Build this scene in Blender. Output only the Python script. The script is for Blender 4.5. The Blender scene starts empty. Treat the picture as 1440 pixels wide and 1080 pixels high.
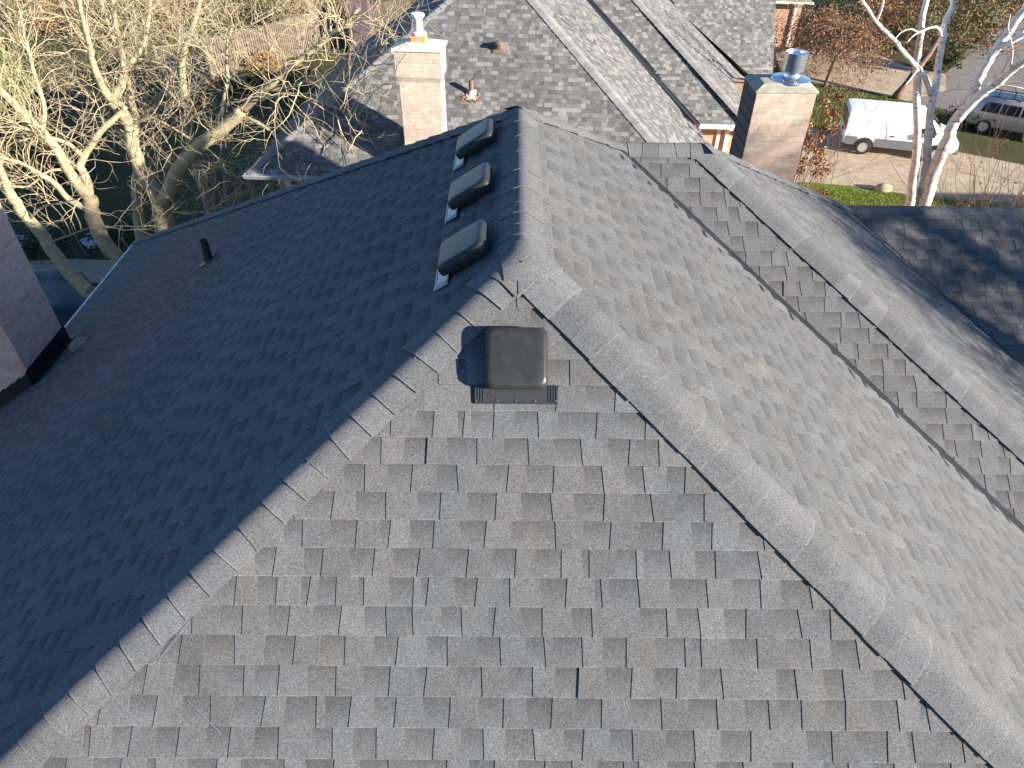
import bpy, math, random
from mathutils import Vector, Matrix, noise as mn
R = random.Random(7)
rad = math.radians
sc = bpy.context.scene
COL = sc.collection
H0 = 12.0                                  # height of the ridge crest above the ground

# ------------------------------------------------------------------ camera
FPX = 1001.1063
FWD = Vector((0.002216, 0.760292, -0.649578))
CR = Vector((0.99995, 0.00353, 0.00752))
CR = (CR - FWD * CR.dot(FWD)).normalized()
CU = CR.cross(FWD).normalized()
FWD.normalize()
CAM = Vector((-0.0606, -3.4973, 2.0242 + H0))
cd = bpy.data.cameras.new('camera'); cam = bpy.data.objects.new('camera', cd); COL.objects.link(cam)
cd.sensor_width = 36; cd.lens = FPX / 1440 * 36; cd.clip_start = .1; cd.clip_end = 2000
m = Matrix((CR, CU, -FWD)).transposed().to_4x4(); m.translation = CAM; cam.matrix_world = m
sc.camera = cam

def ray(px, py): return FWD + CR * ((px - 720) / FPX) + CU * ((540 - py) / FPX)
def gp(px, py, z=0.0):                     # the ground point seen at a place of the photograph
    d = ray(px, py); return CAM + d * ((z - CAM.z) / d.z)
def at(px, py, Y):                         # the point seen there on the upright plane y = Y
    d = ray(px, py); return CAM + d * ((Y - CAM.y) / d.y)

# ------------------------------------------------------------------ mesh builder
class MB:
    def __init__(s): s.v = []; s.f = []; s.tone = []; s.band = {}
    def poly(s, pts, tone=1.0):
        i = len(s.v); s.v.extend(Vector(p) for p in pts); s.f.append(list(range(i, i + len(pts)))); s.tone.append(tone)
    def grid(s, rows, closed=False, tone=1.0, cap0=False, cap1=False):
        i = len(s.v); n = len(rows[0])
        for r in rows: s.v.extend(Vector(p) for p in r)
        for a in range(len(rows) - 1):
            for b in range(n if closed else n - 1):
                c = (b + 1) % n
                s.f.append([i + a*n + b, i + a*n + c, i + (a+1)*n + c, i + (a+1)*n + b]); s.tone.append(tone)
        if cap0: s.f.append([i + b for b in range(n)][::-1]); s.tone.append(tone)
        if cap1: s.f.append([i + (len(rows)-1)*n + b for b in range(n)]); s.tone.append(tone)
    def box(s, c, size, M=None, tone=1.0):
        c = Vector(c); x, y, z = [q / 2 for q in size]
        p = [Vector((a*x, b*y, d*z)) for d in (-1, 1) for b in (-1, 1) for a in (-1, 1)]
        p = [(M @ q if M else q) + c for q in p]; i = len(s.v); s.v.extend(p)
        for f in ((0,2,3,1),(4,5,7,6),(0,1,5,4),(2,6,7,3),(0,4,6,2),(1,3,7,5)): s.f.append([i + k for k in f]); s.tone.append(tone)
    def bar(s, a, b, w, h, up=Vector((0,0,1)), tone=1.0):
        a = Vector(a); b = Vector(b); d = (b - a); L = d.length; d.normalize()
        x = d.cross(up); x = x.normalized() if x.length > 1e-4 else Vector((1,0,0)); z = x.cross(d)
        M = Matrix((x, d, z)).transposed(); s.box((a + b) / 2, (w, L, h), M, tone)
    def tube(s, pts, rads, n=6, cap=True, tone=1.0):
        pts = [Vector(p) for p in pts]; rows = []
        x = None
        for k, p in enumerate(pts):
            d = (pts[min(k+1, len(pts)-1)] - pts[max(k-1, 0)])
            if d.length < 1e-9: d = Vector((0,0,1))
            d.normalize()
            if x is None: x = d.orthogonal().normalized()
            x = x - d * x.dot(d); x = x.normalized() if x.length > 1e-6 else d.orthogonal().normalized()
            y = d.cross(x); r = rads[k] if hasattr(rads, '__len__') else rads
            rows.append([p + (x * math.cos(2*math.pi*j/n) + y * math.sin(2*math.pi*j/n)) * r for j in range(n)])
        s.grid(rows, True, tone, cap, cap)
    def lathe(s, c, prof, n=20, tone=1.0, M=None, cap=True):
        c = Vector(c); rows = []
        for r, z in prof:
            q = [Vector((r*math.cos(2*math.pi*j/n), r*math.sin(2*math.pi*j/n), z)) for j in range(n)]
            rows.append([c + (M @ p if M else p) for p in q])
        s.grid(rows, True, tone, cap, cap)
    def build(s, name, mat, parent=None, smooth=False, uv=False, off=None):
        me = bpy.data.meshes.new(name)
        vs = [tuple(p - off) for p in s.v] if off is not None else [tuple(p) for p in s.v]
        me.from_pydata(vs, [], s.f)
        if any(t != 1.0 for t in s.tone):
            me.attributes.new('tone', 'FLOAT', 'FACE').data.foreach_set('value', s.tone)
        else:
            me.attributes.new('tone', 'FLOAT', 'FACE').data.foreach_set('value', [1.0] * len(s.f))
        if s.band:
            b = [s.band.get(i, 0.0) for i in range(len(vs))]
            me.attributes.new('band', 'FLOAT', 'POINT').data.foreach_set('value', b)
        if uv:
            ul = me.uv_layers.new(name='UVMap'); dat = ul.data
            for p in me.polygons:
                n = p.normal
                if abs(n.z) > .8: t = Vector((1,0,0)); w = Vector((0,1,0))
                else:
                    t = Vector((-n.y, n.x, 0)); t.normalize(); w = Vector((0,0,1))
                    if abs(t.x) > abs(t.y): t = Vector((1 if t.x > 0 else -1, 0, 0))
                    else: t = Vector((0, 1 if t.y > 0 else -1, 0))
                for li in p.loop_indices:
                    q = me.vertices[me.loops[li].vertex_index].co
                    dat[li].uv = (q.dot(t), q.dot(w))
        if smooth:
            me.polygons.foreach_set('use_smooth', [True] * len(me.polygons))
        me.update()
        o = bpy.data.objects.new(name, me); COL.objects.link(o)
        if mat: me.materials.append(mat)
        if parent: o.parent = parent
        return o

def empty(name, loc=(0,0,0), rz=0.0):
    o = bpy.data.objects.new(name, None); COL.objects.link(o); o.location = loc; o.rotation_euler = (0, 0, rz)
    o.empty_display_size = .3; return o
def tag(o, label=None, cat=None, group=None, kind=None):
    if label: o['label'] = label
    if cat: o['category'] = cat
    if group: o['group'] = group
    if kind: o['kind'] = kind
    return o
def smooth_by_angle(o, deg=35):
    me = o.data; me.polygons.foreach_set('use_smooth', [True]*len(me.polygons))
    import bmesh
    bm = bmesh.new(); bm.from_mesh(me)
    bmesh.ops.remove_doubles(bm, verts=bm.verts, dist=1e-5)
    for e in bm.edges:
        if len(e.link_faces) == 2 and e.calc_face_angle(0) > rad(deg): e.smooth = False
    bm.to_mesh(me); bm.free(); return o

# ------------------------------------------------------------------ materials
def mat(name, col=(.5,.5,.5), rough=.7, metal=0.0, spec=.5):
    m = bpy.data.materials.new(name); m.use_nodes = True
    b = m.node_tree.nodes['Principled BSDF']
    b.inputs['Base Color'].default_value = (*col, 1); b.inputs['Roughness'].default_value = rough
    b.inputs['Metallic'].default_value = metal; b.inputs['Specular IOR Level'].default_value = spec
    return m
class NT:
    def __init__(s, m): s.t = m.node_tree; s.b = s.t.nodes['Principled BSDF']
    def n(s, typ, **k):
        x = s.t.nodes.new(typ)
        for a, v in k.items(): setattr(x, a, v)
        return x
    def l(s, a, b): s.t.links.new(a, b)
    def coord(s, which='Object'): return s.n('ShaderNodeTexCoord').outputs[which]
    def noise(s, scale, detail=4, co=None, rough=.6):
        x = s.n('ShaderNodeTexNoise'); x.inputs['Scale'].default_value = scale; x.inputs['Detail'].default_value = detail
        x.inputs['Roughness'].default_value = rough
        s.l(co or s.coord(), x.inputs['Vector']); return x.outputs['Fac']
    def rng(s, v, a, b, c, d):
        x = s.n('ShaderNodeMapRange'); x.inputs[1].default_value = a; x.inputs[2].default_value = b
        x.inputs[3].default_value = c; x.inputs[4].default_value = d; s.l(v, x.inputs[0]); return x.outputs[0]
    def math(s, op, a, b):
        x = s.n('ShaderNodeMath', operation=op)
        for i, v in enumerate((a, b)):
            if isinstance(v, (int, float)): x.inputs[i].default_value = v
            else: s.l(v, x.inputs[i])
        return x.outputs[0]
    def mix(s, f, a, b, typ='MIX'):
        x = s.n('ShaderNodeMix', data_type='RGBA', blend_type=typ)
        for i, v in ((0, f), (6, a), (7, b)):
            if isinstance(v, (int, float)): x.inputs[i].default_value = v
            elif isinstance(v, tuple): x.inputs[i].default_value = (*v, 1)
            else: s.l(v, x.inputs[i])
        return x.outputs[2]
    def ramp(s, f, stops):
        x = s.n('ShaderNodeValToRGB'); e = x.color_ramp.elements
        while len(e) < len(stops): e.new(.5)
        for k, (p, c) in enumerate(stops): e[k].position = p; e[k].color = (*c, 1)
        s.l(f, x.inputs[0]); return x.outputs[0]
    def scale(s, colr, f):
        x = s.n('ShaderNodeVectorMath', operation='SCALE'); s.l(colr, x.inputs[0])
        if isinstance(f, (int, float)): x.inputs['Scale'].default_value = f
        else: s.l(f, x.inputs['Scale'])
        return x.outputs[0]
    def bump(s, h, strength=.3, dist=.01):
        x = s.n('ShaderNodeBump'); x.inputs['Strength'].default_value = strength; x.inputs['Distance'].default_value = dist
        s.l(h, x.inputs['Height']); s.l(x.outputs[0], s.b.inputs['Normal'])
    def attr(s, name): return s.n('ShaderNodeAttribute', attribute_name=name).outputs['Fac']

def shingle_mat(name, base, warm, gran=.42, bandk=.38, scuff=.25, gscale=260, patch=.12, stains=()):
    m = mat(name, base, .92, 0, .25); t = NT(m); co = t.coord()
    v = t.n('ShaderNodeTexVoronoi'); v.inputs['Scale'].default_value = gscale; t.l(co, v.inputs['Vector'])
    sep = t.n('ShaderNodeSeparateColor'); t.l(v.outputs['Color'], sep.inputs[0])
    g = t.rng(sep.outputs[0], 0, 1, 1 - gran, 1 + gran)              # mineral granules, light and dark
    light = t.rng(sep.outputs[1], .94, 1, 0, 1)
    big = t.rng(t.noise(.55, 3, co), .3, .7, 1 - patch, 1 + patch)
    mid = t.rng(t.noise(6, 3, co), .3, .7, .93, 1.07)
    band = t.math('SUBTRACT', 1.0, t.math('MULTIPLY', t.attr('band'), bandk))   # the darker granule blend laid across the cut-outs of laminated shingles
    f = t.math('MULTIPLY', t.math('MULTIPLY', t.math('MULTIPLY', g, big), t.math('MULTIPLY', mid, band)), t.attr('tone'))
    tint = t.mix(t.rng(t.noise(2.3, 2, co), .35, .7, 0, 1), base, warm)
    tint = t.mix(t.math('MULTIPLY', light, .5), tint, tuple(min(1, c * 2.6) for c in base))
    c = t.scale(tint, f)
    # rubbed, paler scuffs from foot traffic
    mp = t.n('ShaderNodeMapping'); mp.inputs['Scale'].default_value = (1.6, 3.4, 2.2); mp.inputs['Rotation'].default_value = (0, 0, .8); t.l(co, mp.inputs[0])
    sc_ = t.rng(t.noise(2.2, 5, mp.outputs[0], .7), .6, .78, 0, scuff)
    c = t.mix(sc_, c, tuple(min(1, q * 1.75) for q in base))
    for (px_, py_, pz_), sc3 in stains:
        mp2 = t.n('ShaderNodeMapping'); mp2.inputs['Location'].default_value = (-px_*sc3[0], -py_*sc3[1], -pz_*sc3[2]); mp2.inputs['Scale'].default_value = sc3; t.l(co, mp2.inputs[0])
        ln_ = t.n('ShaderNodeVectorMath', operation='LENGTH'); t.l(mp2.outputs[0], ln_.inputs[0])
        f_ = t.math('MULTIPLY', t.rng(ln_.outputs['Value'], .2, 1, .5, 0), t.rng(t.noise(14, 4, co), .4, .65, 0, 1))
        c = t.mix(t.math('MULTIPLY', f_, .6), c, (.30,.24,.17))
    t.l(c, t.b.inputs['Base Color'])
    t.bump(sep.outputs[0], .14, .002)
    return m
M_SH = shingle_mat('charcoal shingle', (.097,.098,.100), (.103,.100,.097), stains=[((1.674,.406,10.917),(9,4.2,9)), ((1.712,1.18,10.892),(15,11,15))])
M_CAP = shingle_mat('charcoal cap shingle', (.105,.106,.108), (.108,.106,.104), gran=.42, scuff=.6, patch=.06)
M_NSH = shingle_mat('weathered grey shingle', (.13,.128,.124), (.142,.132,.12), gran=.25, bandk=.1, gscale=90, scuff=.15)
M_NCAP = shingle_mat('weathered grey cap', (.21,.205,.195), (.22,.207,.19), gran=.2, gscale=90, scuff=.2)

def brick_mat(name, c1, c2, mortar, bw=.257, bh=.085, msize=.010, patchcol=None, dark=.35):
    m = mat(name, c1, .88); t = NT(m); uv = t.coord('UV')
    b = t.n('ShaderNodeTexBrick'); b.inputs['Scale'].default_value = 1.0
    b.inputs['Brick Width'].default_value = bw; b.inputs['Row Height'].default_value = bh
    b.inputs['Mortar Size'].default_value = msize; b.inputs['Mortar Smooth'].default_value = .3; b.inputs['Bias'].default_value = 0
    b.inputs['Color1'].default_value = (*c1, 1); b.inputs['Color2'].default_value = (*c2, 1); b.inputs['Mortar'].default_value = (*mortar, 1)
    t.l(uv, b.inputs['Vector'])
    co = t.coord()
    c = t.scale(b.outputs['Color'], t.rng(t.noise(9, 5, co), .25, .75, .78, 1.2))
    if patchcol: c = t.mix(t.rng(t.noise(1.1, 4, co), .48, .66, 0, dark), c, patchcol)
    t.l(c, t.b.inputs['Base Color'])
    h = t.math('ADD', t.math('MULTIPLY', b.outputs['Fac'], -1.0), t.math('MULTIPLY', t.noise(60, 3, co), .3))
    t.bump(h, .6, .008); return m
M_BR_RED = brick_mat('pink red brick', (.80,.36,.25), (.84,.46,.34), (.72,.53,.42), .30, .10, .010)
M_BR_N = brick_mat('buff pink brick', (.46,.365,.285), (.50,.41,.33), (.46,.40,.34), patchcol=(.30,.19,.15), dark=.45)
M_BR_B = brick_mat('orange buff brick', (.46,.335,.245), (.50,.385,.29), (.47,.38,.30), patchcol=(.33,.21,.17), dark=.4)
M_BR_W = brick_mat('orange wall brick', (.42,.20,.11), (.50,.30,.18), (.48,.40,.32))
M_BR_D = brick_mat('plum brick', (.085,.05,.06), (.11,.065,.07), (.12,.1,.1))  # plum brick, darkened so its colour also holds the pillar's shade

def noisy(name, a, b, scale, rough=.8, metal=0., bump=0., spec=.4, detail=5, bs=None):
    m = mat(name, a, rough, metal, spec); t = NT(m); co = t.coord()
    f = t.noise(scale, detail, co)
    t.l(t.scale(t.mix(t.rng(f, .3, .7, 0, 1), a, b), t.attr('tone')), t.b.inputs['Base Color'])
    if bump: t.bump(t.noise(bs or scale*4, 4, co), bump, .01)
    return m
M_PLASTIC = noisy('black vent plastic', (.022,.022,.023), (.034,.034,.035), 14, .36, 0, .04, .28)
M_FLANGE_D = mat('dark vent flange', (.03,.031,.034), .42)
M_FLANGE_L = noisy('dull aluminium flange', (.30,.31,.33), (.42,.43,.45), 30, .45, .6)
M_PIPE = noisy('black pipe plastic', (.02,.02,.022), (.035,.035,.037), 20, .5)
M_BLACKMET = noisy('black sheet metal', (.012,.012,.013), (.02,.02,.021), 10, .5, 0)
M_VALLEY = noisy('dark valley metal', (.010,.011,.013), (.018,.02,.024), 6, .5, 0)
M_WHITE = noisy('white trim', (.78,.77,.74), (.7,.69,.66), 5, .5)
M_GUTTER_SHADE = noisy('shade grey gutter', (.46,.46,.46), (.4,.4,.4), 5, .5)  # gutter greyed so that its colour carries the shade on it
M_STEEL = noisy('galvanised steel', (.55,.6,.66), (.7,.74,.78), 7, .22, .9)
M_CONC = noisy('mossy concrete crown', (.42,.39,.32), (.25,.24,.16), 9, .9, 0, .4)
M_CONC_L = noisy('pale concrete crown', (.62,.58,.5), (.5,.46,.38), 6, .9, 0, .3)
M_CLAY = noisy('orange clay flue', (.55,.22,.07), (.6,.28,.1), 12, .8)
M_POT = noisy('white chimney pot', (.75,.75,.74), (.62,.62,.62), 9, .7)
M_RUST = noisy('rusty metal', (.10,.06,.05), (.20,.15,.125), 25, .85, 0, .3)
M_LEAD = noisy('lead grey pipe boot', (.3,.29,.27), (.45,.43,.4), 20, .7)
M_SOFFIT = noisy('brown soffit', (.17,.06,.035), (.22,.08,.05), 8, .6)
M_BARK = noisy('pale olive bark', (.44,.375,.235), (.28,.23,.135), 9, .9, 0, .9, .2, 6, 40)
M_TWIG = noisy('pale twig bark', (.50,.41,.265), (.37,.29,.175), 3, .85)
M_BROWNTWIG = noisy('red brown twig', (.20,.12,.075), (.13,.085,.055), 3, .9)
def birch():
    m = mat('white birch bark', (.7,.68,.62), .75); t = NT(m); co = t.coord()
    mp = t.n('ShaderNodeMapping'); mp.inputs['Scale'].default_value = (3, 3, 16); t.l(co, mp.inputs[0])
    f = t.rng(t.noise(1.6, 5, mp.outputs[0], .65), .56, .64, 0, 1)
    f2 = t.rng(t.noise(1.3, 3, co), .5, .68, 0, .75)
    c = t.mix(f, (.72,.70,.64), (.09,.075,.06)); c = t.mix(f2, c, (.30,.25,.19))
    t.l(c, t.b.inputs['Base Color']); t.bump(t.noise(20, 3, co), .3, .01); return m
M_BIRCH = birch()
def leafmat(name, a, b, c3, scale=1.5):
    m = mat(name, a, .75, 0, .3); t = NT(m); co = t.coord()
    c = t.ramp(t.noise(scale, 4, co, .7), [(.3, a), (.5, b), (.7, c3)])
    t.l(t.scale(c, t.attr('tone')), t.b.inputs['Base Color']); return m
M_CEDAR = leafmat('yellow green cedar', (.045,.065,.014), (.09,.11,.022), (.14,.14,.032))
M_OLIVE = leafmat('olive foliage', (.07,.07,.022), (.13,.115,.035), (.19,.15,.055))
M_GREENL = leafmat('dark green foliage', (.025,.04,.012), (.045,.065,.018), (.07,.085,.025))
M_DRY = leafmat('dry brown leaves', (.20,.085,.035), (.28,.13,.055), (.34,.19,.09))
M_RUSTL = leafmat('rust leaves', (.19,.085,.035), (.24,.12,.045), (.22,.15,.065))
def grass():
    m = mat('lawn', (.05,.08,.02), .9, 0, .2); t = NT(m); co = t.coord()
    c = t.ramp(t.noise(.25, 6, co, .7), [(.3, (.075,.052,.026)), (.45, (.058,.052,.018)), (.6, (.065,.07,.02)), (.75, (.095,.072,.038))])
    c = t.scale(c, t.rng(t.noise(14, 5, co, .75), .25, .75, .55, 1.45))
    t.l(c, t.b.inputs['Base Color']); t.bump(t.noise(25, 5, co), .9, .05); return m
M_GRASS = grass()
def paver():
    m = mat('beige pavers', (.4,.33,.25), .9, 0, .2); t = NT(m); co = t.coord()
    b = t.n('ShaderNodeTexBrick'); b.inputs['Scale'].default_value = 1; b.inputs['Brick Width'].default_value = .24; b.inputs['Row Height'].default_value = .12
    b.inputs['Mortar Size'].default_value = .006; b.inputs['Color1'].default_value = (.42,.32,.215,1); b.inputs['Color2'].default_value = (.48,.38,.265,1); b.inputs['Mortar'].default_value = (.27,.22,.16,1)
    mp = t.n('ShaderNodeMapping'); mp.inputs['Rotation'].default_value = (0,0,-.35); t.l(co, mp.inputs[0]); t.l(mp.outputs[0], b.inputs['Vector'])
    c = t.scale(b.outputs['Color'], t.rng(t.noise(1.2, 6, co, .7), .3, .7, .75, 1.15))
    c = t.mix(t.rng(t.noise(3.5, 5, co, .75), .6, .7, 0, .55), c, (.2,.12,.06))
    t.l(c, t.b.inputs['Base Color']); return m
M_PAVER = paver()
M_ROAD = noisy('grey asphalt', (.17,.15,.135), (.23,.20,.175), 1.4, .9, 0, .3, .2)
M_PATH = noisy('grey stone path', (.42,.29,.19), (.30,.21,.14), 2.5, .9, 0, .5)
M_SOIL = noisy('dark soil', (.035,.028,.02), (.06,.045,.03), 3, .95, 0, .8)
M_MULCH = noisy('orange leaf mulch', (.36,.11,.035), (.25,.09,.035), 6, .95, 0, .8)
M_ROCK = noisy('pale boulder', (.62,.62,.66), (.48,.48,.52), 4, .85, 0, .7)
M_ROCK_T = noisy('tan boulder', (.36,.3,.2), (.28,.22,.14), 4, .85, 0, .7)
M_TARP = noisy('teal cover', (.008,.022,.022), (.014,.032,.032), 2.0, .5, 0, .6)
M_WOOD = noisy('weathered fence wood', (.33,.27,.19), (.24,.19,.125), 5, .85, 0, .4)
M_WOODM = noisy('brown fence wood', (.16,.125,.085), (.11,.085,.06), 5, .85, 0, .4)
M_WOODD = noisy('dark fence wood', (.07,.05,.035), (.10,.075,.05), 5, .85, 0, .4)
M_PAINT = noisy('white van paint', (.80,.79,.77), (.77,.76,.74), 1.2, .35, 0, 0, .5)
M_GREYP = noisy('silver lower paint', (.22,.225,.24), (.18,.185,.2), 3, .4, .3)
M_SILVER = noisy('silver car paint', (.50,.47,.43), (.45,.42,.38), 2, .32, .4)
M_GLASS = mat('dark car glass', (.012,.018,.022), .06, 0, .8)
M_GLASSB = mat('painted tan reflection glass', (.09,.07,.055), .12, 0, .8)  # tan reflection painted into the rear glass colour
M_TYRE = mat('tyre rubber', (.018,.018,.018), .85)
M_RIM = mat('alloy rim', (.6,.6,.6), .35, .7)
M_SCREW = mat('dull screw', (.10,.10,.105), .5, .3)
M_RED = mat('red lamp', (.55,.02,.02), .25)
M_LAMP = mat('clear lamp', (.7,.72,.75), .15)
M_DARK = mat('black trim', (.015,.015,.016), .6)
M_PURPLE = noisy('dark purple canvas', (.035,.02,.10), (.05,.03,.13), 6, .8)
M_ROOFTAN = shingle_mat('tan shingle', (.30,.25,.19), (.32,.26,.19), gran=.2, gscale=60)

# ------------------------------------------------------------------ roofs
def clip(poly, a, b):
    """part of a 2D polygon left of the edge a>b"""
    out = []; n = len(poly); ex, ey = b[0]-a[0], b[1]-a[1]
    sd = [ex*(p[1]-a[1]) - ey*(p[0]-a[0]) for p in poly]
    for i in range(n):
        p, q = poly[i], poly[(i+1) % n]; s, t = sd[i], sd[(i+1) % n]
        if s >= 0: out.append(p)
        if (s > 0 > t) or (s < 0 < t):
            k = s / (s - t); out.append((p[0]+(q[0]-p[0])*k, p[1]+(q[1]-p[1])*k))
    return out
def slope(name, pts, parent, material, ref=None, phase=0.0, e=.143, rnd=R, contrast=.10, simple=False, wmin=.095, wmax=.172, hts=(.0080,.0012,.0034), bm=1.0, edge=0.0):
    """one roof slope of laminated shingles: courses, raised tabs and cut-outs, cut to a convex outline"""
    pts = [Vector(p) for p in pts]; n = Vector((0,0,0))
    for i in range(len(pts)): n += pts[i].cross(pts[(i+1) % len(pts)])
    n.normalize()
    if n.z < 0: n = -n; pts.reverse()
    w = Vector((-n.x*n.z, -n.y*n.z, n.x*n.x + n.y*n.y)).normalized(); u = w.cross(n).normalized()
    o = pts[0]; P2 = [((p-o).dot(u), (p-o).dot(w)) for p in pts]
    mb = MB()
    if simple:
        mb.poly(pts); return mb.build(name, material, parent)
    wr = (Vector(ref)-o).dot(w) if ref is not None else max(p[1] for p in P2)
    wr -= phase * e
    lo = min(p[1] for p in P2); hi = max(p[1] for p in P2); u0 = min(p[0] for p in P2); u1 = max(p[0] for p in P2)
    hb, hu, ht = hts
    k0 = math.floor((lo - wr) / e); k1 = math.ceil((hi - wr) / e)
    N = len(P2)
    for k in range(k0, k1):
        wa = wr + k*e; wb = wa + e
        x = u0 - rnd.uniform(0, .4); tab = rnd.random() < .5; pj = 0.0
        while x < u1:
            wd = rnd.uniform(wmin, wmax)
            if rnd.random() < .09: wd = rnd.uniform(.03, .05)
            j = rnd.uniform(-.007, .007)
            wj = rnd.uniform(-.0012, .0012)
            q = [(x + pj, wa+wj), (x + wd + j, wa+wj), (x + wd - j, wb), (x - pj, wb)]
            tn = 1 + rnd.gauss(0, contrast)
            if not tab: tn = 1 + (tn - 1)*.6
            if contrast > .15: tn = rnd.choice((.66,.76,.82,.88,.93,.98,1.05,1.12,1.25,1.5,1.6))
            lift = ht if tab else 0
            if tab and rnd.random() < .012: lift += .004
            for i in range(N):
                q = clip(q, P2[i], P2[(i+1) % N])
                if len(q) < 3: break
            if len(q) >= 3:
                i0 = len(mb.v); top = []; bot = []
                for (a, b) in q:
                    f = max(0, min(1, (b - wa) / e)); h = hb + (hu - hb) * f + lift
                    top.append(o + u*a + w*b + n*h); bot.append(o + u*a + w*b - n*.006)
                    if not tab: mb.band[i0 + len(top) - 1] = bm * max(0, min(1, f*1.15))
                c = len(top); mb.v.extend(top + bot)
                mb.f.append([i0 + z for z in range(c)]); mb.tone.append(max(.5, tn * (1.0 if tab else 1.06)))
                if edge and rnd.random() < .8:                    # sunlit line along the cut lower edge, painted as a paler tone
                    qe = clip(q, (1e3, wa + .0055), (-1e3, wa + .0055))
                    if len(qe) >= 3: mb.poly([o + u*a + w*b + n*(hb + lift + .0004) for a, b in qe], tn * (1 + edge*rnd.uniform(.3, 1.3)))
                for z in range(c):
                    y = (z+1) % c; mb.f.append([i0+z, i0+c+z, i0+c+y, i0+y]); mb.tone.append(1.0)
            x += wd; pj = j; tab = (not tab) if rnd.random() < .97 else tab
    return mb.build(name, material, parent)

def cap_row(name, A, B, n1, n2, parent, material, w=.15, expo=.16, rnd=R, lift=.012, base=.015, seg=5, expos=None, sag=.03):
    """bent cap shingles lapped along a ridge or hip from the low end A up to the high end B"""
    A = Vector(A); B = Vector(B); d = (B - A); L = d.length; d.normalize()
    n1 = Vector(n1).normalized(); n2 = Vector(n2).normalized()
    q1 = d.cross(n1).normalized(); q2 = d.cross(n2).normalized()
    if q1.z > 0: q1 = -q1
    if q2.z > 0: q2 = -q2
    if (q1 - q2).length < 1e-3: q2 = -q1
    nm = (n1 + n2).normalized()
    S = [-1, -.75, -.5, -.3, -.14, 0, .14, .3, .5, .75, 1]
    mb = MB(); t = 0.0; k = 0
    while t < L - 1e-4:
        ex = (expos[k % len(expos)] if expos else expo) * rnd.uniform(.94, 1.06); k += 1
        ln = min(ex + .03, L - t + .02)
        yaw = rnd.uniform(-.012, .012); dw = rnd.uniform(-.004, .004); lf = lift * rnd.uniform(.75, 1.35)
        rows = []; under = []
        for (f, a) in ((0, 0.0), (.07, min(.011, ln*.2)), (.5, ln*.5), (1, ln)):
            h = base + lf * (1 - f) + .002
            row = []; ur = []
            for s in S:
                ss = abs(s) * (w + dw); q = q1 if s < 0 else q2
                bl = min(1, abs(s) / .32); nn = (nm * (1-bl) + (n1 if s < 0 else n2) * bl).normalized()
                p = A + d * (t + a + yaw * s * 2) + q * ss + nn * h
                p -= nm * (sag * w / .15 * .35 * max(0, 1 - abs(s)/.32)**2)
                row.append(p); ur.append(p - nn * .005)
            rows.append(row); under.append(ur)
        tn = 1 + rnd.gauss(0, .085)
        mb.grid(rows[:2], False, tn*1.17); mb.grid(rows[1:], False, tn)
        mb.grid([[r[0] for r in rows], [r[0] for r in under]], False, tn); mb.grid([[r[-1] for r in under], [r[-1] for r in rows]], False, tn)
        mb.grid([under[0], rows[0]], False, tn)
        t += ex
    o = mb.build(name, material, parent)
    return smooth_by_angle(o, 40)

Z = lambda x, y, z: Vector((x, y, z + H0))
sF, sR, sL, sB, Lr = .7924, .6469, .6518, .7701, 2.285
y2, x2, XE = 3.8049, 1.7269, 6.978
nF = Vector((0,-sF,1)).normalized(); nR = Vector((sR,0,1)).normalized(); nL = Vector((-sL,0,1)).normalized(); nB = Vector((0,sB,1)).normalized()
house = tag(empty('brick_house'), 'nearest brick house under the big charcoal shingle roof with black box vents', 'house')
zE = -sL * XE                                                     # eave height
yf = zE / sF                                                      # front eave
xr = -zE / sR
yr, zr = 3.0558, -.5936                                           # ridge of the second mass
V1 = Vector((-zr/sR, yr, zr)); H2 = Vector((x2, yr, zr)); d2 = Vector((sF/sR, -1, -sF))
def dn(P, d, z): return P + d * ((z - P.z) / d.z)
Hd = Vector((sB/sR, 1, -sB))                                      # rear hip direction
V3 = H2 + Hd * 2.22
A0 = Vector((0,0,0)); B0 = Vector((0,Lr,0))
hipL = dn(A0, Vector((-sF/sL,-1,-sF)), zE); hipR = dn(A0, d2, zE)
rearL = dn(B0, Vector((-sB/sL,1,-sB)), zE)
up = lambda P: Vector((P.x, P.y, P.z + H0))
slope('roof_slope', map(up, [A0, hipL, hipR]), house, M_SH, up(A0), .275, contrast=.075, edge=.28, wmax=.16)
slope('roof_slope', map(up, [A0, B0, rearL, hipL]), house, M_SH, up(A0), .4, contrast=.05, hts=(.0085,.0012,.0024), bm=1.35)
# right slope stops short of the open valley
uv_ = Vector((0,1,0)); inset = lambda P, k: P + Vector((0,-k,0))
v1b = dn(V1, d2, zE)
slope('roof_slope', map(up, [A0, B0, inset(V1,.2) + Vector((-.02,.08,.013)), inset(v1b,.22), hipR]), house, M_SH, up(A0), .55, contrast=.06)
rx = Vector((1,0,0))
h2b = dn(H2, d2, zE)
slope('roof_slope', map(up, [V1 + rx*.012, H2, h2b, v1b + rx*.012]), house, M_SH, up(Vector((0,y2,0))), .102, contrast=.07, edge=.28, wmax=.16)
v3b = dn(V3, d2, zE)
slope('roof_slope', map(up, [H2, V3 + Vector((0,-.06,0)), v3b + Vector((0,-.06,0)), h2b]), house, M_SH, up(H2), .3, contrast=.08)
r3 = V3 + rx*9.5
slope('roof_slope', map(up, [V3 + rx*.02, r3, Vector((r3.x, v3b.y, zE)), v3b + rx*.02]), house, M_SH, up(V3), .25, contrast=.10)
yb = Lr - zE/sB
slope('roof_slope', map(up, [B0, V1, Vector((V1.x, yb, zE)), rearL]), house, M_SH, simple=True)
slope('roof_slope', map(up, [V1, H2, Vector((H2.x, yb, zE)), Vector((V1.x, yb, zE))]), house, M_SH, simple=True)
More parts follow.
